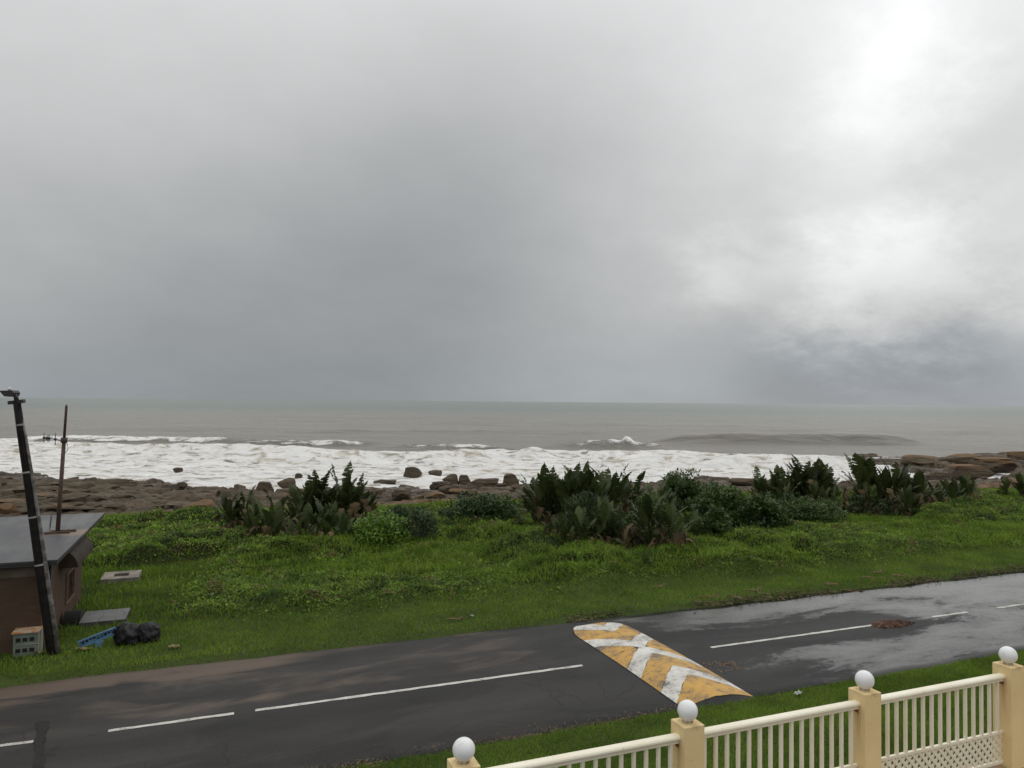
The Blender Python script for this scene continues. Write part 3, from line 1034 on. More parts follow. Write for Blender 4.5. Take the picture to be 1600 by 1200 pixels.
B = [
 (632, 663, 731, 746, 'brown double-humped boulder in the surf above the bright green bush', 0, -3.0),
 (668, 692, 735, 744, 'small pointed boulder in the foam right of the double-humped one', 3, -3.0),
 (583, 624, 750, 758, 'long flat slab awash in the foam left of the boulders', 4, -3.05),
 (625, 650, 758, 764, 'low dark rock awash just in front of the flat slab', 6, -3.0),
 (692, 716, 741, 756, 'left one of two pale-topped boulders at the water edge', 2, -2.8),
 (713, 739, 743, 756, 'right one of two pale-topped boulders at the water edge', 1, -2.8),
 (674, 712, 753, 766, 'squared block in front of the two pale-topped boulders', 5, -2.6),
 (730, 786, 749, 764, 'longest grey block with a level top left of the knobbed rock', 4, -2.6),
 (786, 814, 742, 763, 'upright knobbed brown boulder beside the tall plants of the central clump', 0, -2.6),
 (684, 710, 760, 773, 'dark round-backed boulder below the squared block', 3, -2.2),
 (704, 742, 757, 774, 'almost black wet boulder below the longest grey block', 6, -2.2),
 (614, 647, 765, 779, 'thick brown block on pale stones behind the bright green bush', 5, -2.0),
 (575, 601, 766, 774, 'flat-topped dark slab right behind the left plant clump', 4, -2.0),
 (722, 740, 766, 778, 'rounded brown stone right of the almost black boulder', 7, -1.9),
 (649, 662, 774, 784, 'small black stone right of the thick brown block', 3, -1.8),
 (270, 285, 731, 738, 'lone dark rock far out in the white surf on the left', 3, -3.0),
 (461, 474, 740, 747, 'tiny dark rock in the foam left of the tallest plant', 0, -3.0),
 (168, 183, 752, 761, 'rounded stone at the water edge right of the aerial', 7, -2.6),
 (194, 222, 753, 766, 'dark wedge-shaped boulder on the rim of the left shelf', 1, -2.6),
 (224, 236, 757, 765, 'small peaked stone right of the dark wedge-shaped boulder', 3, -2.6),
 (275, 297, 754, 768, 'tilted dark block on the shelf rim below the lone surf rock', 5, -2.5),
 (366, 386, 757, 770, 'humped dark stone above the smallest plant of the left clump', 6, -2.5),
 (395, 432, 754, 769, 'squared dark ledge rock behind the left plant clump', 1, -2.5),
 (434, 462, 747, 762, 'highest dark block behind the left plant clump', 2, -2.5),
 (1420, 1480, 711, 726, 'long brown whaleback rock on the reef at the right', 6, -2.2),
 (1490, 1560, 728, 746, 'large dark overhanging boulder between the reef pools', 0, -2.4),
 (1450, 1492, 738, 750, 'dark tilted slab beside the reef pool', 4, -2.6),
 (1470, 1530, 710, 724, 'broad rough brown reef rock behind the whaleback rock', 2, -2.3),
 (1578, 1612, 706, 718, 'highest rock of the reef at the right edge', 1, -2.0),
 (1525, 1600, 716, 734, 'wide rugged brown rock mass in front of the highest reef rock', 5, -2.2),
 (210, 235, 806, 812, 'flat pale ochre stone on the grass edge beyond the hut', 4, -0.95),
 (270, 285, 790, 804, 'thick ochre block in the left shore rocks', 1, -1.0),
 (230, 256, 801, 813, 'smooth rounded ochre stone next to the grass edge', 7, -0.95),
 (290, 335, 782, 800, 'wide ochre slab left of the smallest plant of the left clump', 2, -1.0),
 (0, 24, 786, 799, 'bright ochre block right above the hut roof at the left edge', 7, -1.1),
]
for b in B:
    boulder(*b, rz=random.uniform(-0.2, 0.2), tilt=random.uniform(-0.06, 0.06))

# ------------------------------------------------------------------ hut at the left
HX, HY = -3.81, 20.35            # near right corner of the walls
HD, HL = 5.55, 7.5               # depth towards the sea, length to the left
RZ = 2.22                        # top of the roof
hut = thing('service_hut', 'low brown brick hut with a flat dark felt roof', 'hut', (HX, HY, 0))
wt = 0.22
side_w = (2.95, 4.15, 0.36, 1.20)   # window in the side wall: along the wall and height
MB().box((-HL / 2 + 0.0, wt / 2, 0.94), (HL, wt, 2.38)).build('front_wall', M['brick'], hut)
MB().box((-HL / 2, HD - wt / 2, 0.94), (HL, wt, 2.38)).build('rear_wall', M['brick'], hut)
MB().box((-HL + wt / 2, HD / 2, 0.94), (wt, HD - 2 * wt, 2.38)).build('end_wall', M['brick'], hut)
y0, y1, z0, z1 = side_w
b = MB()
b.box((-wt / 2, (wt + y0) / 2, 0.94), (wt, y0 - wt, 2.38))
b.box((-wt / 2, (y1 + HD - wt) / 2, 0.94), (wt, HD - wt - y1, 2.38))
b.box((-wt / 2, (y0 + y1) / 2, (z1 + 2.13) / 2), (wt, y1 - y0 - 0.001, 2.13 - z1))
b.box((-wt / 2, (y0 + y1) / 2, (z0 - 0.25) / 2), (wt, y1 - y0 - 0.001, z0 + 0.25))
b.build('side_wall', M['brick'], hut)
MB().box((-HL / 2, -0.015, 1.92), (HL, 0.03, 0.22)).build('wall_band', M['plaster'], hut)
roof = link('roof', None, parent=hut, loc=(0, 0, 0))
bpy.data.objects.remove(roof)
rm = MB().box((-HL / 2 + 0.05, 3.55, RZ - 0.03), (HL + 0.62, 7.7, 0.06), bevel=0.008)
roof = rm.build('roof', M['roof'], hut)
MB().box((-HL / 2 + 0.05, -0.27, RZ - 0.095), (HL + 0.56, 0.03, 0.07)).build('fascia', M['fascia'], roof)
MB().box((0.325, 3.55, RZ - 0.095), (0.03, 7.60, 0.07)).build('fascia', M['fascia'], roof)
# quarter-round hood over the side window
R_ = 0.44
arc = [(0, 0)] + [(R_ * math.cos(t), 0.46 * math.sin(t)) for t in np.linspace(0, math.pi / 2, 9)]
hd = MB()
zb = 1.56
hd.prism([(x, z + zb) for x, z in arc], 1, 1.95, 4.55)
hd.build('window_hood', M['hood'], hut)
win = MB()
win.box((0.012, y0 + 0.03, (z0 + z1) / 2), (0.07, 0.06, z1 - z0)); win.box((0.012, y1 - 0.03, (z0 + z1) / 2), (0.07, 0.06, z1 - z0))
win.box((0.012, (y0 + y1) / 2, z1 - 0.03), (0.07, y1 - y0 - 0.12, 0.06)); win.box((0.012, (y0 + y1) / 2, z0 + 0.03), (0.07, y1 - y0 - 0.12, 0.06))
wf = link('window', win.mesh('window'), M['frame'], hut)
MB().box((-0.09, (y0 + y1) / 2, (z0 + z1) / 2), (0.02, y1 - y0, z1 - z0)).build('pane', M['curtain'], wf)
for k in range(5):
    yy = y0 + (y1 - y0) * (k + 1) / 6
    MB().tube([(0.03, yy, z0 + 0.06), (0.03, yy, z1 - 0.06)], 0.011, 6).build('window_bar', M['rust'], wf)
MB().tube([(0.06, 0.62, -0.1), (0.06, 0.62, 2.0)], 0.035, 8).build('downpipe', M['fascia'], hut, True)

# leaning lamp pole in front of it
pb = at(83, 1026, 0.0)
pole = thing('lamp_pole', 'black leaning wooden lamp pole in front of the hut corner', 'lamp pole', (pb.x, pb.y, 0))
tp_ = ray(26, 626); kq = (pb.dot(fwd) + (0)) / 1.0
dep = Vector((pb.x, pb.y, -CAM_H)).dot(fwd)
top_ = Vector((0, 0, CAM_H)) + tp_ * dep
tv = Vector((top_.x - pb.x, top_.y - pb.y, top_.z))
pts = [tv * t for t in (-0.05, 0.1, 0.3, 0.5, 0.7, 0.88, 1.0)]
MB().tube(pts, [0.118, 0.115, 0.110, 0.101, 0.092, 0.084, 0.078], 12, jitter=0.03).build('shaft', M['pole'], pole, True)
side = rt0
cps = [tv * 0.01 + side * 0.132, tv * 0.2 + side * 0.132, tv * 0.45 + side * 0.128, tv * 0.7 + side * 0.112, tv * 0.86 + side * 0.095, tv * 0.93 + side * 0.055]
MB().tube(cps, [0.055, 0.05, 0.042, 0.036, 0.03, 0.02], 8, jitter=0.12).build('conduit', M['conduit'], pole, True)
for t, r in ((0.36, 0.110), (0.545, 0.101), (0.72, 0.094), (0.905, 0.086)):
    c = tv * t
    MB().tube([c - tv.normalized() * 0.02, c + tv.normalized() * 0.02], r + 0.006, 12, cap=False).build('steel_band', M['tape'], pole)
ax = (-rt0 * 0.97 + Vector((0, 0, 0.16))).normalized()
cb = MB()
rotm = Matrix((rt0, Vector((rt0.y, -rt0.x, 0)) * -1, Vector((0, 0, 1)))).transposed()
cb.box(tv + Vector((0, 0, -0.03)), (0.36, 0.09, 0.08), rotm @ Matrix.Rotation(R(-7), 3, 'Y'))
cb.build('cross_bracket', M['lampgrey'], pole)
hb = MB()
hc = tv + Vector((0, 0, 0.10)) - rt0 * 0.04
hb.tube([tv + Vector((0, 0, 0.0)), tv + Vector((0, 0, 0.10)) - rt0 * 0.02, tv + Vector((0, 0, 0.16)) - rt0 * 0.07], 0.05, 8)
hb.build('lamp_neck', M['lampgrey'], pole, True)
prof = [(-0.34, 0.10), (0.0, 0.11), (0.05, 0.05), (0.03, -0.03), (-0.05, -0.06), (-0.20, -0.05)]
lh = MB(); lh.prism([(a, c) for a, c in prof], 1, -0.13, 0.13)
lh_o = lh.build('lamp_head', M['lampgrey'], pole, loc=tuple(hc + Vector((0, 0, 0.04))), rot=(0, 0, -YAW), scale=0.88)
MB().lathe([(0.005, 0.0), (0.045, 0.01), (0.05, 0.05), (0.03, 0.085), (0.005, 0.095)], n=10).build('photocell', M['scrap_w'], lh_o, True, loc=(-0.14, 0, 0.10))

# aerial on the hut roof
mb_ = at(90, 833, RZ)
mast = thing('aerial_mast', 'thin rusty aerial mast with a side boom on the hut roof', 'aerial', (mb_.x, mb_.y, RZ))
dep = Vector((mb_.x, mb_.y, RZ - CAM_H)).dot(fwd)
mt = Vector((0, 0, CAM_H)) + ray(104, 632) * dep - mb_
mid = mt * 0.72
MB().tube([(0, 0, 0), mid], [0.058, 0.05], 8).build('lower_mast', M['rust'], mast, True)
MB().tube([mid, mt * 0.985, mt], [0.036, 0.034, 0.012], 8).build('upper_mast', M['rust'], mast, True)
MB().tube([mid - mt.normalized() * 0.06, mid + mt.normalized() * 0.08], 0.085, 8).build('clamp', M['rust'], mast, True)
bd = (-rt0 * 0.80 + Vector((fwd.x, fwd.y, 0)) * 0.75)
boom = MB().tube([mid, mid + bd * 1.75], 0.014, 6).build('boom', M['lampgrey'], mast)
for t, h in ((0.72, 0.17), (1.25, 0.10), (1.36, 0.12), (1.46, 0.07), (1.72, 0.14)):
    c = mid + bd * t
    e_ = MB().tube([c - Vector((0, 0, h)), c + Vector((0, 0, h))], 0.010, 6)
    e_.box(c, (0.06, 0.06, 0.06))
    e_.build('boom_element', M['lampgrey'], boom)
lp = [mid + rt0 * 0.05 + Vector((0, 0, 0.0)), mid + rt0 * 0.10 + Vector((0, 0, -0.12)), mid + rt0 * 0.11 + Vector((0, 0, -0.26)), mid + rt0 * 0.03 + Vector((0, 0, -0.36))]
MB().tube(lp, 0.008, 6).build('cable_loop', M['lampgrey'], mast)
ft = MB(); ft.box((0.0, -0.10, 0.03), (0.62, 0.07, 0.06)); ft.build('foot_bar', M['rust'], mast)
ft = MB(); ft.box((0.12, 0.16, 0.03), (0.62, 0.07, 0.06)); ft.build('foot_bar', M['rust'], mast)
MB().tube([(-0.18, -0.10, 0.06), (-0.17, 0.05, 0.50), (-0.04, 0.02, 0.54)], 0.02, 6).build('stay', M['conduit'], mast)

# meter cabinet
q = at(41, 1027, 0.02)
mbx = thing('meter_cabinet', 'small pale green meter cabinet with a rusty lid against the hut', 'cabinet', (q.x, HY - 0.20, 0.0))
MB().box((0, 0, 0.26), (0.50, 0.34, 0.66), bevel=0.008).build('body', M['boxgreen'], mbx)
MB().box((0.262, -0.01, 0.27), (0.026, 0.37, 0.68)).build('side_panel', M['boxside'], mbx)
MB().box((0.0, 0.0, 0.615), (0.56, 0.42, 0.035), bevel=0.006).build('lid', M['rustlid'], mbx)
for r in range(2):
    for c in range(3):
        MB().box((-0.15 + c * 0.135, -0.172, 0.45 - r * 0.24), (0.095, 0.012, 0.085)).build('meter_window', M['dark'], mbx)
MB().box((0.03, -0.176, 0.34), (0.44, 0.014, 0.02)).build('door_rib', M['boxside'], mbx)

# concrete slab, inspection chamber
q = at(158, 963, 0.10)
sl_ = thing('concrete_slab', 'wet grey concrete slab lying on the lawn beside the hut', 'slab', (q.x, q.y, gz(q.x, q.y)))
MB().box((0.10, 0, 0.06), (1.10, 1.15, 0.12), bevel=0.012).build('slab_top', M['wetconcrete'], sl_)
MB().prism([(0.30 * math.cos(t), 0.02 + 0.30 * math.sin(t)) for t in np.linspace(0, math.pi, 11)], 0, -0.85, -0.452).build('collapsed_drum', M['dark'], sl_)
q = at(190, 897, 0.0)
ch = thing('inspection_chamber', 'square concrete inspection chamber with an open hole in the lawn', 'manhole', (q.x, q.y, gz(q.x, q.y) - 0.02))
c_ = MB()
c_.box((-0.40, 0, 0.06), (0.34, 1.15, 0.24)); c_.box((0.40, 0, 0.06), (0.34, 1.15, 0.24))
c_.box((0, 0.40, 0.06), (0.46, 0.35, 0.24)); c_.box((0, -0.40, 0.06), (0.46, 0.35, 0.24))
bmesh.ops.remove_doubles(c_.bm, verts=c_.bm.verts[:], dist=0.004)
c_.build('chamber_rim', M['concrete'], ch)
MB().box((0, 0, -0.03), (0.455, 0.445, 0.06)).build('chamber_floor', M['dark'], ch)


# rubbish bags
def bag_mesh(seed, sx, sy, sz):
    rs = np.random.default_rng(seed)
    bm = bmesh.new(); bmesh.ops.create_icosphere(bm, subdivisions=4, radius=1.0)
    o = rs.uniform(0, 40, 3)
    for v in bm.verts:
        c = np.array(v.co)
        th = math.atan2(c[1], c[0])
        n = float(fbm(c[0] * 1.6 + o[0], c[1] * 1.6 + c[2] * 1.2 + o[1], seed, 3)) - 0.5
        cr = abs(float(fbm(th * 2.2 + o[2], c[2] * 2.6, seed + 3, 4)) - 0.5)
        c = c * (1 + 0.5 * n - 0.75 * cr)
        if c[2] < -0.45: c[2] = -0.45 + (c[2] + 0.45) * 0.15
        v.co = (c[0] * sx, c[1] * sy, (c[2] + 0.5) * sz)
    me = bpy.data.meshes.new('bag'); bm.to_mesh(me); bm.free()
    me.polygons.foreach_set('use_smooth', np.ones(len(me.polygons), bool))
    return me


q = at(199, 1009, 0.05)
o = link('rubbish_bag', bag_mesh(3, 0.34, 0.36, 0.36), M['bag'], loc=(q.x, q.y + 0.2, gz(q.x, q.y) + 0.0))
tag(o, 'left of two crumpled black rubbish bags on the grass, next to blue plastic', 'rubbish bag', 'rubbish bags on the verge')
q = at(230, 1006, 0.05)
o = link('rubbish_bag', bag_mesh(9, 0.31, 0.34, 0.33), M['bag'], loc=(q.x, q.y + 0.22, gz(q.x, q.y)))
tag(o, 'smoother right one of two black rubbish bags on the grass', 'rubbish bag', 'rubbish bags on the verge')

# blue plastic piece propped against the bag
q = at(153, 1012, 0.03)
bl = thing('blue_plastic_tray', 'faded blue plastic tray with a stub foot tilted beside the black bags', 'tray', (q.x, q.y, gz(q.x, q.y)), 0.12)
rb = Matrix.Rotation(R(-17), 3, 'Y')
t_ = MB(); t_.box((0.0, 0.05, 0.22), (0.80, 0.025, 0.16), rb); t_.build('back_panel', M['blue'], bl)
for dz_ in (-0.075, 0.075):
    t_ = MB(); t_.box(Vector((0.0, 0.05, 0.22)) + rb @ Vector((0, -0.035, dz_)), (0.82, 0.06, 0.025), rb); t_.build('rim', M['blue'], bl)
for dx_ in (-0.40, 0.40):
    t_ = MB(); t_.box(Vector((0.0, 0.05, 0.22)) + rb @ Vector((dx_, -0.035, 0.0)), (0.025, 0.06, 0.122), rb); t_.build('rim', M['blue'], bl)
for k in range(9):
    t_ = MB(); t_.box(Vector((0.0, 0.05, 0.22)) + rb @ Vector((-0.32 + 0.08 * k, -0.016, random.uniform(-0.02, 0.02))), (0.05, 0.008, random.uniform(0.02, 0.06)), rb); t_.build('slot', M['dark'], bl)
t_ = MB(); t_.box((0.02, 0.02, 0.06), (0.16, 0.12, 0.17), Matrix.Rotation(R(8), 3, 'Y'), bevel=0.01); t_.build('foot', M['blue'], bl)


# ------------------------------------------------------------------ fence and terrace
FP, TZ = 6.28, 1.55             # line of the fence, terrace level
h_top = 3.22                    # camera above the post tops
POST_Z = CAM_H - h_top - TZ     # post height
fu = [724, 1077, 1352, 1571]; fv = [1190, 1129, 1079, 1036]
fpos = [at(a, b, CAM_H - h_top) for a, b in zip(fu, fv)]
sp0 = fpos[0].x; step = (fpos[3].x - fpos[0].x) / 3
FPm = sum(p.y for p in fpos) / 4
FP = FPm
ps_s = [sp0 + step * k for k in range(-1, 6)]
fence = thing('garden_fence', 'cream railing fence with yellow posts carrying white globes', 'fence', (ps_s[0], FP, TZ))
PW = 0.24
pm = MB().box((0, 0, POST_Z / 2 - 0.05), (PW, PW, POST_Z + 0.1), bevel=0.008).mesh('post')
pm.materials.append(M['post'])
prof = [(0.03 + 0.0, 0.0), (0.048, 0.0), (0.050, 0.022), (0.046, 0.03)]
GR = 0.102
gm = MB().lathe([(0.012, 0.004)] + [(max(GR * math.sin(t), 0.001), GR - GR * math.cos(t)) for t in np.linspace(0.42, math.pi - 0.01, 18)], n=28).mesh('globe', True)
gm.materials.append(M['globe'])
cm_ = MB().lathe([(0.052, 0.0), (0.056, 0.008), (0.054, 0.026), (0.045, 0.032)], n=20).mesh('collar', True)
cm_.materials.append(M['collar'])
for k, s in enumerate(ps_s):
    po = link('post', pm, parent=fence, loc=(s - ps_s[0], 0, 0))
    link('globe', gm, parent=po, loc=(0, 0, POST_Z + 0.010), rot=(0, 0, k * 1.1))
    link('globe_collar', cm_, parent=po, loc=(0, 0, POST_Z))
L = step - PW
rail_prof = [(0.055, -0.002), (0.052, 0.014), (0.040, 0.026), (0.02, 0.031), (-0.02, 0.031), (-0.040, 0.026), (-0.052, 0.014), (-0.055, -0.002), (-0.046, -0.010), (-0.030, -0.014), (-0.030, -0.050), (0.030, -0.050), (0.030, -0.014), (0.046, -0.010)]
RZ_ = POST_Z - 0.135
railm = MB().prism(rail_prof, 0, 0.0, L).mesh('top_rail', False); railm.materials.append(M['rail'])
nb = 15; bt = RZ_ - 0.050; LB, LT = 0.05, 0.43
balm = MB().box((0, 0, (bt + LT) / 2), (0.034, 0.034, bt - LT), bevel=0.004).mesh('baluster'); balm.materials.append(M['rail'])
lrm = MB().box((L / 2, 0, 0), (L, 0.036, 0.034), bevel=0.003).mesh('lattice_rail'); lrm.materials.append(M['rail'])
sw, pitch_ = 0.038, 0.105
Hh = LT - LB - 0.034


def slat_mesh(x0, x1, z0, z1):
    d = Vector((x1 - x0, 0, z1 - z0)); l = d.length
    return MB().box((0, 0, 0), (l, 0.006, sw), Matrix.Rotation(-math.atan2(d.z, d.x), 3, 'Y')).mesh('lattice_slat')


full = {}
for sg in (1, -1):
    full[sg] = slat_mesh(0, Hh, 0, sg * Hh); full[sg].materials.append(M['rail'])
bk = MB().box((0, 0, 0), (0.012, 0.05, 0.05)).mesh('rail_bracket'); bk.materials.append(M['bracket'])
zc_ = (LT + LB) / 2
for k in range(len(ps_s) - 1):
    x0 = ps_s[k] - ps_s[0] + PW / 2
    pn = link('fence_panel', None, parent=fence, loc=(x0, 0.0, 0)); pn.empty_display_size = 0.1
    link('top_rail', railm, parent=pn, loc=(0, 0, RZ_))
    for e in (0.007, L - 0.007):
        link('rail_bracket', bk, parent=pn, loc=(e, 0, RZ_ - 0.066))
    for j in range(nb):
        link('baluster', balm, parent=pn, loc=((j + 0.6) * L / (nb + 0.2), 0, 0))
    if k < 2: continue      # below the picture there
    for z in (LT - 0.017, LB):
        link('lattice_rail', lrm, parent=pn, loc=(0, 0, z))
    for sg in (1, -1):
        x = -Hh
        yy = 0.0045 * sg
        while x < L:
            a, b = max(x, 0.0), min(x + Hh, L)
            if b - a > Hh * 0.999:
                link('lattice_slat', full[sg], parent=pn, loc=(a + Hh / 2, yy, zc_ - 0.008))
            elif b - a > 0.02:
                za, zb2 = (a - x - Hh / 2) * sg, (b - x - Hh / 2) * sg
                mm = slat_mesh(a, b, za, zb2); mm.materials.append(M['rail'])
                link('lattice_slat', mm, parent=pn, loc=((a + b) / 2, yy, zc_ - 0.008 + (za + zb2) / 2))
            x += pitch_
# terrace: slab on a low retaining wall, crazy paving laid on it
tb = MB(); tb.box((8.0, FP - 2.43, TZ - 0.60), (36, 5.2, 1.14))
terrace = tag(tb.build('terrace', M['joint']), kind='structure')
rs = np.random.default_rng(5)
gx = np.arange(ps_s[2], ps_s[-1] + 0.4, 0.52); gy = np.arange(FP - 2.2, FP + 0.2, 0.46)
P = np.array([[(x + rs.uniform(-.13, .13), y + rs.uniform(-.12, .12)) for x in gx] for y in gy])
for a in range(len(gy) - 1):
    for c in range(len(gx) - 1):
        quad = [P[a, c], P[a, c + 1], P[a + 1, c + 1], P[a + 1, c]]
        ctr = sum(quad) / 4
        poly = [tuple(ctr + (q - ctr) * 0.93) for q in quad]
        h = TZ - 0.03 + rs.uniform(0.026, 0.036)
        MB().prism(poly, 2, TZ - 0.06, h).build('paving_stone', M['paving'], terrace)

# ------------------------------------------------------------------ tall plants with paddle leaves
def paddle_leaf(name, seed, petiole=0.9, blade=1.15, width=0.42, droop=0.35, torn=0.5, dead=False):
    rs = random.Random(seed)
    V, F = [], []
    n = 12
    total = petiole + blade
    def mid(t):           # the leaf bows outward (+x) along its length
        z = total * (t - (0.30 if dead else 0.12) * droop * t ** 3)
        x = total * droop * 0.55 * t ** 2.2
        if dead: z = total * (0.30 * math.sin(t * 2.2) - (0.55 + 0.35 * (seed % 3) / 2) * t ** 1.8); x = total * (0.30 + 0.12 * (seed % 4)) * math.sin(t * 1.6)
        return Vector((x, 0, z))
    tp = petiole / total
    # petiole: three-sided tapering stalk
    ring_prev = None
    for k in range(5):
        t = tp * k / 4
        c = mid(t); r = 0.030 - 0.014 * k / 4
        ids = []
        for a in (0, 2.1, 4.2):
            V.append(tuple(c + Vector((r * math.cos(a), r * math.sin(a), 0)))); ids.append(len(V) - 1)
        if ring_prev:
            for a in range(3): F.append((ring_prev[a], ring_prev[(a + 1) % 3], ids[(a + 1) % 3], ids[a]))
        ring_prev = ids
    # blade: strips either side of the midrib, some torn apart and hanging
    for sgn in (1, -1):
        k = 0
        hang = rs.uniform(-0.05, 0.1)
        for k in range(n):
            t0 = tp + (1 - tp) * k / n; t1 = tp + (1 - tp) * (k + 1) / n
            def wid(t):
                b = (t - tp) / (1 - tp)
                return width * (math.sin(min(b * 1.12 + 0.06, 1.0) * math.pi) ** 0.62) * (1.0 if b < 0.98 else 0.4)
            tear = rs.random() < torn
            if tear: hang = rs.uniform(-0.10, 0.34)
            c0, c1 = mid(t0), mid(t1)
            w0, w1 = wid(t0 + 1e-3) * 0.5, wid(t1 - 1e-3) * 0.5
            if dead: w0 *= rs.uniform(0.5, 1.2); w1 *= rs.uniform(0.3, 1.0)
            # side veins sweep towards the tip; the halves fold up along the midrib
            sw0 = Vector((-0.10 + hang * 0.8, sgn, 0.28 - hang)) ; sw1 = Vector((-0.10 + hang * 0.8, sgn, 0.28 - hang - (0.12 if tear else 0)))
            a0 = c0 + sw0 * w0; a1 = c1 + sw1 * w1
            if tear: a1 = a1 * 0.82 + a0 * 0.18
            base = len(V)
            V.extend([tuple(c0), tuple(a0), tuple(a1), tuple(c1)])
            F.append((base, base + 1, base + 2, base + 3) if sgn > 0 else (base + 3, base + 2, base + 1, base))
    me = mesh_np(name, V, F)
    me.materials.append(M['strel_dead'] if dead else M['strel'])
    return me


LEAVES = [paddle_leaf('leaf', 40 + k, 0.7 + 0.12 * (k % 4), 1.05 + 0.1 * (k % 3), 0.32 + 0.06 * (k % 3), 0.18 + 0.13 * (k % 5), 0.35 + 0.13 * (k % 4)) for k in range(9)]
DEADS = [paddle_leaf('dead_leaf', 80 + k, 0.35, 0.95, 0.36, 0.8, 0.9, True) for k in range(8)]


def wild_banana(u, vb, vt, label, nl=15, nd=8, spread=1.0, group=None, seed=0, lift=0.0, name='wild_banana_plant'):
    rs = random.Random(seed * 31 + int(u))
    q = on_ground(u, vb)
    dep = (q - Vector((0, 0, CAM_H))).dot(fwd)
    H = (vb - vt) / FPX * dep * 1.06 + 0.15
    t = thing(name, label, 'plant', (q.x, q.y, q.z - 0.1), 0.0, group)
    nl = int(nl * (3.5 if nl > nd else 2.5)); nd = int(nd * 3.0)
    trunk0 = max(H * 0.36 - 0.1, 0.08)
    stems = []
    ns = 3 if H > 1.2 else 1
    for j in range(ns):
        ang = rs.uniform(0, 6.283); off = H * (0.0 if j == 0 else rs.uniform(0.12, 0.24))
        tr = trunk0 * (1.0 if j == 0 else rs.uniform(0.45, 0.9))
        bx, by = off * math.cos(ang), off * math.sin(ang) * 0.8
        lx, ly = rs.uniform(-.15, .15), rs.uniform(-.15, .15)
        pts = [(bx + lx * k / 4 * tr, by + ly * k / 4 * tr, tr * k / 4) for k in range(5)]
        MB().tube(pts, [0.10, 0.10, 0.09, 0.085, 0.07], 7, jitter=0.15).build('stem', M['stem'], t)
        stems.append((Vector(pts[0]), Vector(pts[-1]), rs.uniform(-0.9, 0.5), 1.0 if j == 0 else rs.uniform(0.7, 0.95)))
    for k in range(nl):
        b0, top, fan, hs = stems[k % ns]
        f = (k // ns) / max(nl // ns - 1, 1)
        f = min(f, 1.0)
        az = fan + (0 if (k // ns) % 2 else math.pi) + rs.gauss(0, 0.6)
        tilt = (0.04 + 1.05 * (1 - f) ** 1.1) * 0.78 * rs.uniform(0.5, 1.1) * spread
        base = b0.lerp(top, rs.uniform(0.25 + 0.5 * f, 1.0)) + Vector((rs.uniform(-.06, .06), rs.uniform(-.06, .06), 0))
        lm = LEAVES[rs.randrange(len(LEAVES))]
        if lm not in LZ: LZ[lm] = max(v.co.z for v in lm.vertices)
        sc = (H * hs - base.z) / LZ[lm] * (0.68 + 0.42 * f) * rs.uniform(0.85, 1.08)
        o = link('leaf', lm, parent=t, loc=base, scale=(sc * rs.uniform(0.9, 1.15), sc * rs.uniform(0.9, 1.2), sc))
        o.rotation_euler = (Matrix.Rotation(az, 3, 'Z') @ Matrix.Rotation(tilt, 3, 'Y')).to_euler()
    for k in range(nd):
        b0, top, fan, hs = stems[k % ns]
        az = rs.uniform(0, 6.283)
        c = b0.lerp(top, rs.uniform(0.5, 1.7)) + Vector((math.cos(az), math.sin(az), 0)) * rs.uniform(0.1, 0.5) * min(H / 3.0, 1.1)
        o = link('dead_leaf', DEADS[rs.randrange(len(DEADS))], parent=t, loc=c, scale=rs.uniform(0.8, 1.45) * min(H / 3.0, 1.1))
        o.rotation_euler = (Matrix.Rotation(az, 3, 'Z') @ Matrix.Rotation(rs.uniform(-0.2, 0.5), 3, 'Y')).to_euler()
    return t


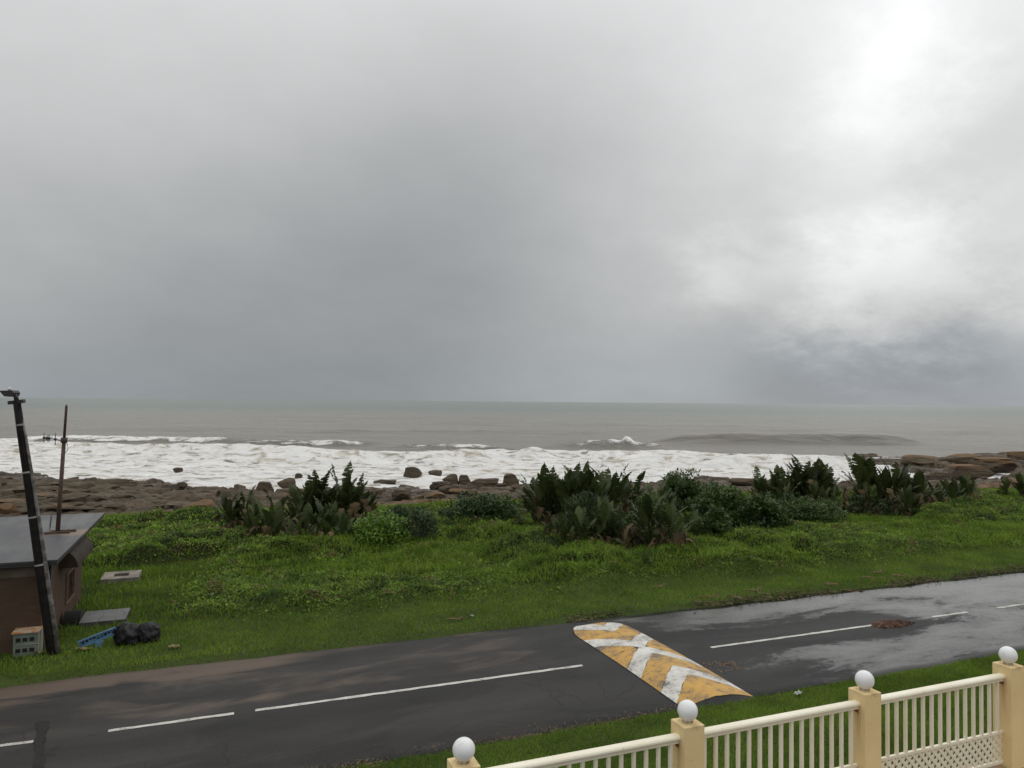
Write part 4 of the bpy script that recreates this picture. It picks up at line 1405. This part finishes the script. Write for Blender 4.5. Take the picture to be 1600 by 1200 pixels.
LZ = {}
PL = [
 # left clump
 (358, 834, 772, 'small far-left plant of the left clump, with sparse leaves', 9, 6), (383, 832, 766, 'second small paddle-leaved plant from the left in the left clump', 9, 6),
 (415, 858, 786, 'brown half-dead plant at the front left of the left clump', 8, 14), (436, 852, 772, 'mid-height plant in the front of the left clump', 11, 12),
 (468, 842, 757, 'mid-height plant left of the tallest one in the left clump', 12, 10), (493, 838, 742, 'broad dark plant with upright leaves left of the tallest plant', 15, 10),
 (530, 838, 731, 'tallest plant of the left clump with one leaf standing high', 15, 10), (552, 836, 745, 'ragged dark plant at the right end of the left clump', 13, 8),
 (478, 866, 792, 'low brown-leaved plant at the front foot of the left clump', 7, 14), (578, 812, 785, 'small plant in the shade between left clump and bright bush', 6, 3),
 # centre clump
 (832, 806, 746, 'short plant at the left end of the central clump', 10, 5), (858, 840, 737, 'tall upright plant second from the left in the central clump', 14, 10),
 (886, 842, 740, 'greyish wide-leaved plant of the central clump', 14, 10), (912, 838, 733, 'tall plant with pointed leaves at the middle of the central clump', 14, 10),
 (936, 836, 742, 'dark plant right of the pointed-leaved one in the central clump', 13, 9), (958, 832, 732, 'highest narrow plant of the central clump', 12, 8),
 (992, 822, 741, 'plant with pale leaf undersides at the right of the central clump', 12, 8), (870, 862, 800, 'withered plant at the front left foot of the central clump', 6, 14),
 (1012, 868, 775, 'leafy plant with brown skirt at the front of the central clump', 14, 14), (1048, 876, 790, 'withered brown plant lowest in the front of the central clump', 9, 18),
 (1078, 862, 798, 'plant with one long bright leaf at the front right of the central clump', 10, 12), (985, 868, 815, 'low withered plant left of the brown-skirted one', 6, 13),
 # right clump
 (1188, 794, 738, 'leftmost plant of the right clump, leaning leaves', 11, 7), (1214, 796, 734, 'second plant from the left in the right clump', 12, 8),
 (1240, 798, 730, 'broad dark plant left of the high one in the right clump', 12, 8), (1262, 800, 716, 'highest broad plant of the right clump', 13, 8),
 (1288, 798, 726, 'plant just right of the highest broad one in the right clump', 12, 8), (1340, 802, 716, 'single narrow plant sticking up in the middle of the right clump', 11, 7),
 (1312, 804, 762, 'low plant in the gap left of the narrow one', 8, 8), (1380, 804, 733, 'plant with brown leaves right of the narrow one', 11, 10),
 (1405, 804, 726, 'dark bushy plant in the right part of the right clump', 14, 10), (1436, 803, 735, 'rightmost tall plant of the right clump', 13, 9),
 (1482, 796, 748, 'shorter plant alone right of the right clump, left of its twin', 11, 6), (1512, 792, 744, 'shorter plant right of its twin, before the open lawn edge', 12, 6),
 (1572, 780, 748, 'small plant by itself near the right edge', 9, 3), (1597, 782, 740, 'plant cut by the right edge of the picture', 11, 4),
 (1228, 806, 752, 'front plant below the second one in the right clump', 10, 9), (1275, 808, 758, 'front plant below the highest broad one', 10, 9),
 (1362, 806, 756, 'squat plant in front of the narrow one, to its right', 9, 9), (1418, 812, 762, 'squat plant in front of the dark bushy one', 10, 8), (1460, 800, 756, 'squat plant between the right clump and the twin plants', 10, 6),
 (905, 866, 795, 'low leafy plant hidden in the reedy bush of the central clump', 9, 9), (945, 862, 785, 'leafy low plant right of the reedy bush middle', 10, 9), (1030, 832, 752, 'plant rising behind the brown-skirted one', 12, 8),
 (398, 850, 790, 'thin plant between the small pair and the half-dead one', 8, 8), (510, 862, 782, 'front plant below the broad dark one in the left clump', 11, 10),
 (1172, 893, 868, 'young low plant alone in the creepers near the road', 9, 2),
]
for k, (u, vb, vt, lab, nl, nd) in enumerate(PL):
    grp = 'wild banana plants between lawn and rocks'
    wild_banana(u, vb, vt, lab, nl, nd, seed=k, group=grp, spread=1.0 if vb - vt > 40 else 1.25)


# ------------------------------------------------------------------ leaf clouds
def leaves(P, size, up=0.3, aspect=0.5, tint=None, spread=0.9):
    """rhombic leaves at points P; up biases the blades upright"""
    n = len(P)
    az = RNG.uniform(0, 2 * np.pi, n); el = np.clip(RNG.normal(up, spread * 0.6, n), -1.2, 1.5)
    d = np.stack([np.cos(az) * np.cos(el), np.sin(az) * np.cos(el), np.sin(el)], 1)
    ro = RNG.uniform(-0.8, 0.8, n)
    h = np.stack([-np.sin(az), np.cos(az), np.zeros(n)], 1)
    v = np.cross(d, h)
    sd_ = h * np.cos(ro)[:, None] + v * np.sin(ro)[:, None]
    s = np.asarray(size) * np.clip(np.exp(RNG.normal(-0.08, 0.36, n)), 0.4, 2.2)
    a = P; b = P + d * (s * 0.45)[:, None] + sd_ * (s * aspect * 0.5)[:, None]
    c = P + d * s[:, None]; e = P + d * (s * 0.45)[:, None] - sd_ * (s * aspect * 0.5)[:, None]
    V = np.stack([a, b, c, e], 1).reshape(-1, 3)
    F = np.arange(n * 4).reshape(-1, 4)
    t = RNG.uniform(0, 1, n) if tint is None else tint
    return V, F, np.repeat(t, 4)


def leaf_obj(name, V, F, T, mat, parent=None, loc=None):
    me = mesh_np(name, V, F); add_attr(me, 'tint', T)
    return link(name, me, mat, parent, loc=loc)


def shrub(u0, u1, vt, vb, label, mat, nleaf, size, name='shrub', up=0.4, aspect=0.5, deep=0.8, group=None):
    q = on_ground((u0 + u1) / 2, vb)
    dep = (q - Vector((0, 0, CAM_H))).dot(fwd)
    rx = (u1 - u0) / 2 / FPX * dep * 1.05; H = (vb - vt) / FPX * dep * 1.08 + 0.12
    ry = rx * deep
    c = Vector((q.x, q.y + ry * 0.5, q.z - 0.12))
    t = thing(name, label, 'shrub', c, 0, group)
    # uneven dome of leaf clumps
    nc = 46
    th = RNG.uniform(0, 2 * np.pi, nc); rr = np.sqrt(RNG.uniform(0, 1, nc))
    cx = rr * np.cos(th); cy = rr * np.sin(th)
    hz = H * np.sqrt(np.clip(1 - rr ** 2.2, 0.06, 1)) * RNG.uniform(0.72, 1.06, nc)
    cr = RNG.uniform(0.16, 0.30, nc) * min(rx, H * 1.6)
    pts = []; tin = []
    per = nleaf // nc
    for k in range(nc):
        d = RNG.normal(size=(per, 3)); d /= np.linalg.norm(d, axis=1)[:, None]
        r = RNG.uniform(0.55, 1.0, per) ** 0.6
        P = d * (r * cr[k])[:, None] * np.array([1.15, 1.15, 0.9]) + np.array([cx[k] * rx * 0.88, cy[k] * ry * 0.88, max(hz[k] - cr[k] * 0.7, 0.05)])
        pts.append(P); tin.append(np.clip(RNG.normal(0.5 + RNG.uniform(-0.2, 0.2), 0.22, per), 0, 1))
    # skirt to the ground
    ns = nleaf // 4
    th = RNG.uniform(0, 2 * np.pi, ns); rr = RNG.uniform(0.75, 1.0, ns)
    pts.append(np.stack([np.cos(th) * rr * rx * 0.95, np.sin(th) * rr * ry * 0.95, RNG.uniform(0, 0.45, ns) * H], 1)); tin.append(RNG.uniform(0, 0.7, ns))
    P = np.concatenate(pts); T = np.concatenate(tin)
    P = P[P[:, 2] > -0.2] if False else P
    V, F, T = leaves(P, size, up, aspect, T)
    leaf_obj('foliage', V, F, T, mat, t)
    br = MB()
    for k in range(0, nc, 3):
        e = Vector((cx[k] * rx * 0.85, cy[k] * ry * 0.85, hz[k] * 0.85))
        br.tube([(e.x * 0.1, e.y * 0.1, -0.05), e * 0.5 + Vector((0, 0, 0.05)), e], [0.035, 0.022, 0.008], 5)
    br.build('branches', M['bark'], t)
    return t


SH = [
 (525, 655, 806, 862, 'bright green leafy mound right of the left plant clump', M['bright_bush'], 9000, 0.13, 0.4, 0.55),
 (628, 690, 800, 856, 'grey-green silvery shrub at the right of the bright mound', M['grey_bush'], 5000, 0.11, 0.7, 0.35),
 (690, 828, 774, 826, 'dense dark green low shrub left of the central clump', M['dark_bush'], 9000, 0.14, 0.4, 0.5),
 (596, 684, 792, 824, 'dark shrub behind the bright green mound', M['dark_bush'], 5000, 0.13, 0.4, 0.5),
 (1030, 1130, 745, 812, 'mid-green leafy shrub rising right behind the central clump', M['mid_bush'], 9000, 0.15, 0.4, 0.5),
 (1090, 1190, 762, 838, 'rounded mid-green shrub between the central and right clumps', M['mid_bush'], 9000, 0.14, 0.4, 0.5),
 (1150, 1252, 782, 842, 'darker rounded shrub in front of the right clump', M['dark_bush'], 8000, 0.14, 0.4, 0.5),
 (870, 1000, 785, 858, 'reedy grey-green bush filling the front of the central clump', M['reed_bush'], 9000, 0.22, 0.9, 0.14),
 (1330, 1450, 775, 808, 'low brownish undergrowth shrub at the foot of the right clump', M['reed_bush'], 6000, 0.16, 0.5, 0.3),
 (1180, 1300, 775, 812, 'dark undergrowth shrub at the left foot of the right clump', M['dark_bush'], 5000, 0.15, 0.5, 0.4),
 (985, 1065, 778, 852, 'olive leafy bush between the brown-skirted plant and the tall rear plants', M['mid_bush'], 7000, 0.13, 0.5, 0.4),
 (1085, 1165, 800, 862, 'low green bush at the right foot of the central clump', M['mid_bush'], 7000, 0.12, 0.4, 0.5),
 (1235, 1345, 782, 818, 'low mid-green bush along the front of the right clump', M['mid_bush'], 6000, 0.14, 0.4, 0.45),
 (480, 560, 800, 848, 'dark shaded undergrowth shrub inside the left clump', M['dark_bush'], 4500, 0.14, 0.4, 0.4),
]
for (u0, u1, vt, vb, lab, mt_, nl, sz, up, asp) in SH:
    shrub(u0, u1, vt, vb, lab, mt_, nl, sz, up=up, aspect=asp, group='shrubs among the wild bananas')


# ------------------------------------------------------------------ creepers and lawn (nobody could count them)
def clear_of_hut(x, y):
    return ~((x > HX - HL - 0.1) & (x < HX + 0.06) & (y > HY - 0.06) & (y < HY + HD + 0.1))


def scatter(n, x0, x1, y0, y1):
    return RNG.uniform(x0, x1, n), RNG.uniform(y0, y1, n)


# creepers: denser near the camera, larger leaves further away
parts = []
for (y0_, y1_, dens, sz) in [(20, 25, 900, 0.062), (25, 31, 640, 0.074), (31, 38, 440, 0.09), (38, 50, 280, 0.112)]:
    n = int((y1_ - y0_) * 105 * dens)
    x, y = scatter(n, -30, 75, y0_, y1_)
    keep = in_view(x, y, np.zeros(n) - 0.3) & (RNG.uniform(0, 1, n) < np.clip(cover_mask(x, y) * 1.15 + 0.0, 0, 1))
    x, y = x[keep], y[keep]
    cl = fbm(x * 1.7, y * 1.7, 77, 3)
    z = ground_z(x, y) + RNG.uniform(-0.04, 0.10, len(x)) + (cl - 0.45) * 0.22
    tin = np.clip(0.20 + (cl - 0.5) * 2.2 + RNG.normal(0.25, 0.15, len(x)), 0, 1)
    parts.append(leaves(np.stack([x, y, z], 1), sz, 0.35, 0.62, tin))
off = 0; VV, FF, TT = [], [], []
for V, F, T in parts:
    VV.append(V); FF.append(F + off); TT.append(T); off += len(V)
co_ = leaf_obj('creepers', np.concatenate(VV), np.concatenate(FF), np.concatenate(TT), M['cover'])
tag(co_, 'thick green creepers covering the ground between verge and rocks', 'creepers', kind='stuff')


def blades(x, y, z, h, w, lean=0.5):
    n = len(x)
    az = RNG.uniform(0, 2 * np.pi, n); a2 = RNG.uniform(0, 2 * np.pi, n)
    hh = h * RNG.uniform(0.5, 1.35, n); le = hh * RNG.uniform(0, 1, n) * lean * 2
    bx = np.cos(a2) * w / 2; by = np.sin(a2) * w / 2
    A = np.stack([x - bx, y - by, z], 1); B_ = np.stack([x + bx, y + by, z], 1)
    C_ = np.stack([x + np.cos(az) * le, y + np.sin(az) * le, z + hh], 1)
    return np.stack([A, B_, C_], 1).reshape(-1, 3), np.arange(n * 3).reshape(-1, 3)


def lawn(name, x0, x1, y0, y1, dens, h, w, label, mask):
    n = int((x1 - x0) * (y1 - y0) * dens)
    x, y = scatter(n, x0, x1, y0, y1)
    keep = in_view(x, y, np.zeros(n)) & clear_of_hut(x, y)
    x, y = x[keep], y[keep]
    keep = RNG.uniform(0, 1, len(x)) < mask(x, y)
    x, y = x[keep], y[keep]
    cl = fbm(x * 1.2, y * 1.2, 79, 4)
    z = ground_z(x, y) - 0.01 + (0.05 if h > 0.15 else 0.0)
    V, F = blades(x, y, z, h * (0.6 + 0.9 * cl), w)
    t = np.clip(0.35 + (cl - 0.5) * 1.3 + RNG.normal(0.1, 0.2, len(x)), 0, 1)
    me = mesh_np(name, V, F); add_attr(me, 'tint', np.repeat(t, 3))
    return tag(link(name, me, M['lawn']), label, 'grass', kind='stuff')


lawn('verge_grass', -16, 62, 18.05, 33, 520, 0.085, 0.020, 'mown grass on the seaward verge and round the hut',
     lambda x, y: (1 - 0.9 * sstep(0.5, 1.0, cover_mask(x, y))) * sstep(0, 0.35, y - FAR_EDGE + 0.05 + (fbm(x * 0.8, x * 0 + 9, 8, 4) - 0.5) * 0.4 - (fbm(x * 2.5, y * 2.5, 12, 2) - 0.5) * 0.4))
lawn('bank_grass', -9, 24, 6.5, 12.75, 1500, 0.075, 0.014, 'short green grass on the bank between fence and road',
     lambda x, y: sstep(0.1, -0.25, y - NEAR_EDGE - (fbm(x * 0.9, x * 0 + 3, 3, 4) - 0.5) * 0.34 - (fbm(x * 3, y * 3, 14, 2) - 0.5) * 0.5))
lawn('shore_grass', -30, 75, 21.5, 50, 210, 0.19, 0.034, 'coarse olive grass mixed into the creepers and along the rocks',
     lambda x, y: np.clip(0.07 + 0.8 * sstep(0.50, 0.64, fbm(x * 0.16, y * 0.22, 83, 3)) + sstep(-3.5, -1.5, y - edge(x)), 0, 1) * sstep(0.8, -0.2, y - edge(x)))


# ------------------------------------------------------------------ litter, fronds, leaf heaps
def litter_heap(name, label, cat, c, rx, ry, n, size, mat, hgt, kind=None):
    r = np.sqrt(RNG.uniform(0, 1, n)); th = RNG.uniform(0, 2 * np.pi, n)
    x = r * np.cos(th) * rx; y = r * np.sin(th) * ry
    wob = 0.75 + 0.5 * fbm(np.cos(th) * 2 + 5, np.sin(th) * 2 + 5, 3, 3)
    x *= wob; y *= wob
    z = hgt * (1 - r ** 2) * RNG.uniform(0.2, 1, n) + 0.012
    V, F, T = leaves(np.stack([x, y, z], 1), size, 0.0, 0.35, None, 0.35)
    o = leaf_obj(name, V, F, T, mat, loc=c)
    return tag(o, label, cat, kind=kind)


q = at(1393, 974, 0.05)
litter_heap('leaf_heap', 'heap of wet reddish-brown leaves on the lane line of the wet road', 'leaves', (q.x, q.y, float(road_z(q.x, q.y))), 0.64, 0.30, 2600, 0.05, M['leaflit'], 0.022, 'stuff')
q = at(1118, 1043, 0.02)
litter_heap('orange_leaves', 'scatter of orange leaves on the road right of the hump', 'leaves', (q.x, q.y, float(road_z(q.x, q.y))), 0.8, 0.36, 190, 0.045, M['orange_lit'], 0.015, 'stuff')
# litter washed against the seaward road edge
n = 5200
x = RNG.uniform(9, 34, n); y = FAR_EDGE + RNG.normal(0.10, 0.14, n)
k_ = (fbm(x * 0.9, y * 2, 19, 3) > 0.42)
x, y = x[k_], y[k_]
V, F, T = leaves(np.stack([x, y, np.maximum(ground_z(x, y), road_z(x, y)) + RNG.uniform(0.015, 0.06, len(x))], 1), 0.085, 0.05, 0.3, None, 0.4)
tag(leaf_obj('edge_litter', V, F, T, M['edge_lit']), 'dry brown litter along the seaward road edge', 'litter', kind='stuff')
n = 2600
x = RNG.uniform(-4, 9, n); y = NEAR_EDGE + RNG.normal(-0.12, 0.13, n)
k_ = (fbm(x * 0.9, y * 2, 29, 3) > 0.47)
x, y = x[k_], y[k_]
V, F, T = leaves(np.stack([x, y, np.maximum(ground_z(x, y), road_z(x, y)) + RNG.uniform(0.015, 0.07, len(x))], 1), 0.06, 0.2, 0.3, None, 0.5)
tag(leaf_obj('kerb_litter', V, F, T, M['edge_lit']), 'brown dead grass along the near road edge', 'litter', kind='stuff')


def frond(u, v, length, ang, label, mat, seed):
    rs = random.Random(seed)
    q = on_ground(u, v)
    o = MB()
    n = 6
    pts = [(length * (k / n - 0.5), 0.06 * math.sin(k * 0.9 + seed), 0.05 + 0.03 * math.sin(k * 1.3)) for k in range(n + 1)]
    o.tube(pts, [0.022 - 0.002 * k for k in range(n + 1)], 5)
    for k in range(2, n):
        for sg in (1, -1):
            p = Vector(pts[k]); e = p + Vector((0.16, sg * rs.uniform(0.04, 0.10), rs.uniform(-0.02, 0.04)))
            w = Vector((0.0, 0.0, 0.018))
            vs = [o.bm.verts.new(t) for t in (p - w, e, p + w + Vector((0.05, 0, 0)))]
            o.bm.faces.new(vs)
    q.z = gz(q.x, q.y)
    ob = o.build('fallen_frond', mat, loc=(q.x, q.y, q.z + 0.03), rot=(0, 0, ang))
    tag(ob, label, 'frond', 'dry fronds fallen on the verge')


for a in [
 (1149, 937, 0.55, 1.9, 'short dry frond standing end-on near the road edge, left one', M['frond'], 1), (1178, 926, 0.70, 0.3, 'pale dry frond lying level on the verge above the long lane line', M['frond'], 2),
 (1110, 935, 0.75, 0.0, 'dry frond on the verge edge furthest left of the fronds', M['redfrond'], 3), (1331, 927, 0.65, -0.8, 'reddish frond at the road edge above the leaf heap', M['redfrond'], 4),
 (1300, 916, 0.35, 1.8, 'tiny upright straw left of the reddish frond', M['frond'], 5), (1362, 906, 0.75, -0.3, 'long thin frond in the middle of the mown verge', M['frond'], 6),
 (1405, 903, 0.60, 0.1, 'broad pale frond on the verge right of the long thin one', M['frond'], 7), (1372, 897, 0.6, 0.4, 'thin frond behind the broad pale one', M['frond'], 8),
 (1030, 920, 0.7, 0.35, 'faded frond in the grass above the speed hump', M['frond'], 9), (712, 971, 0.6, 0.0, 'brownish frond in the grass left of the speed hump', M['frond'], 10)]:
    frond(*a)


def scrap(u, v, sx, sy, label, mat, near=False):
    q = on_ground(u, v) if not near else at(u, v, 0.0)
    q.z = gz(q.x, q.y)
    if near:
        for _ in range(12): q = at(u, v, gz(q.x, q.y))
    bm = bmesh.new()
    n = 5
    vs = [[bm.verts.new(((i / n - 0.5) * sx * (1 + 0.2 * math.sin(3 * j)), (j / 2 - 0.5) * sy, 0.02 * math.sin(i * 1.7 + j * 2.1))) for i in range(n + 1)] for j in range(3)]
    for j in range(2):
        for i in range(n):
            bm.faces.new((vs[j][i], vs[j][i + 1], vs[j + 1][i + 1], vs[j + 1][i]))
    bmesh.ops.solidify(bm, geom=bm.faces[:], thickness=0.006)
    me = bpy.data.meshes.new('scrap'); bm.to_mesh(me); bm.free()
    o = link('litter_scrap', me, mat, loc=(q.x, q.y, q.z + 0.075), rot=(random.uniform(-.15, .15), random.uniform(-.15, .15), random.uniform(-0.3, 0.3)))
    tag(o, label, 'litter', 'scraps of litter on the grass')


for a in [
 (62, 1025, 0.22, 0.16, 'yellowish scrap beside the foot of the lamp pole', M['scrap_y']), (131, 1018, 0.32, 0.14, 'yellowish scrap below the blue plastic tray', M['scrap_y']),
 (272, 1013, 0.26, 0.14, 'yellowish scrap right of the black bags', M['scrap_y']), (331, 942, 0.10, 0.10, 'white dot of litter in the creepers right of the hut lawn', M['scrap_w']),
 (738, 967, 0.10, 0.08, 'white dot of litter on the verge left of the hump', M['scrap_w']), (486, 943, 0.36, 0.22, 'pale stone-coloured scrap where creepers meet the verge', M['scrap_y']),
 (1247, 1088, 0.20, 0.11, 'white scrap of litter on the near grass bank', M['scrap_w'], True)]:
    scrap(*a)
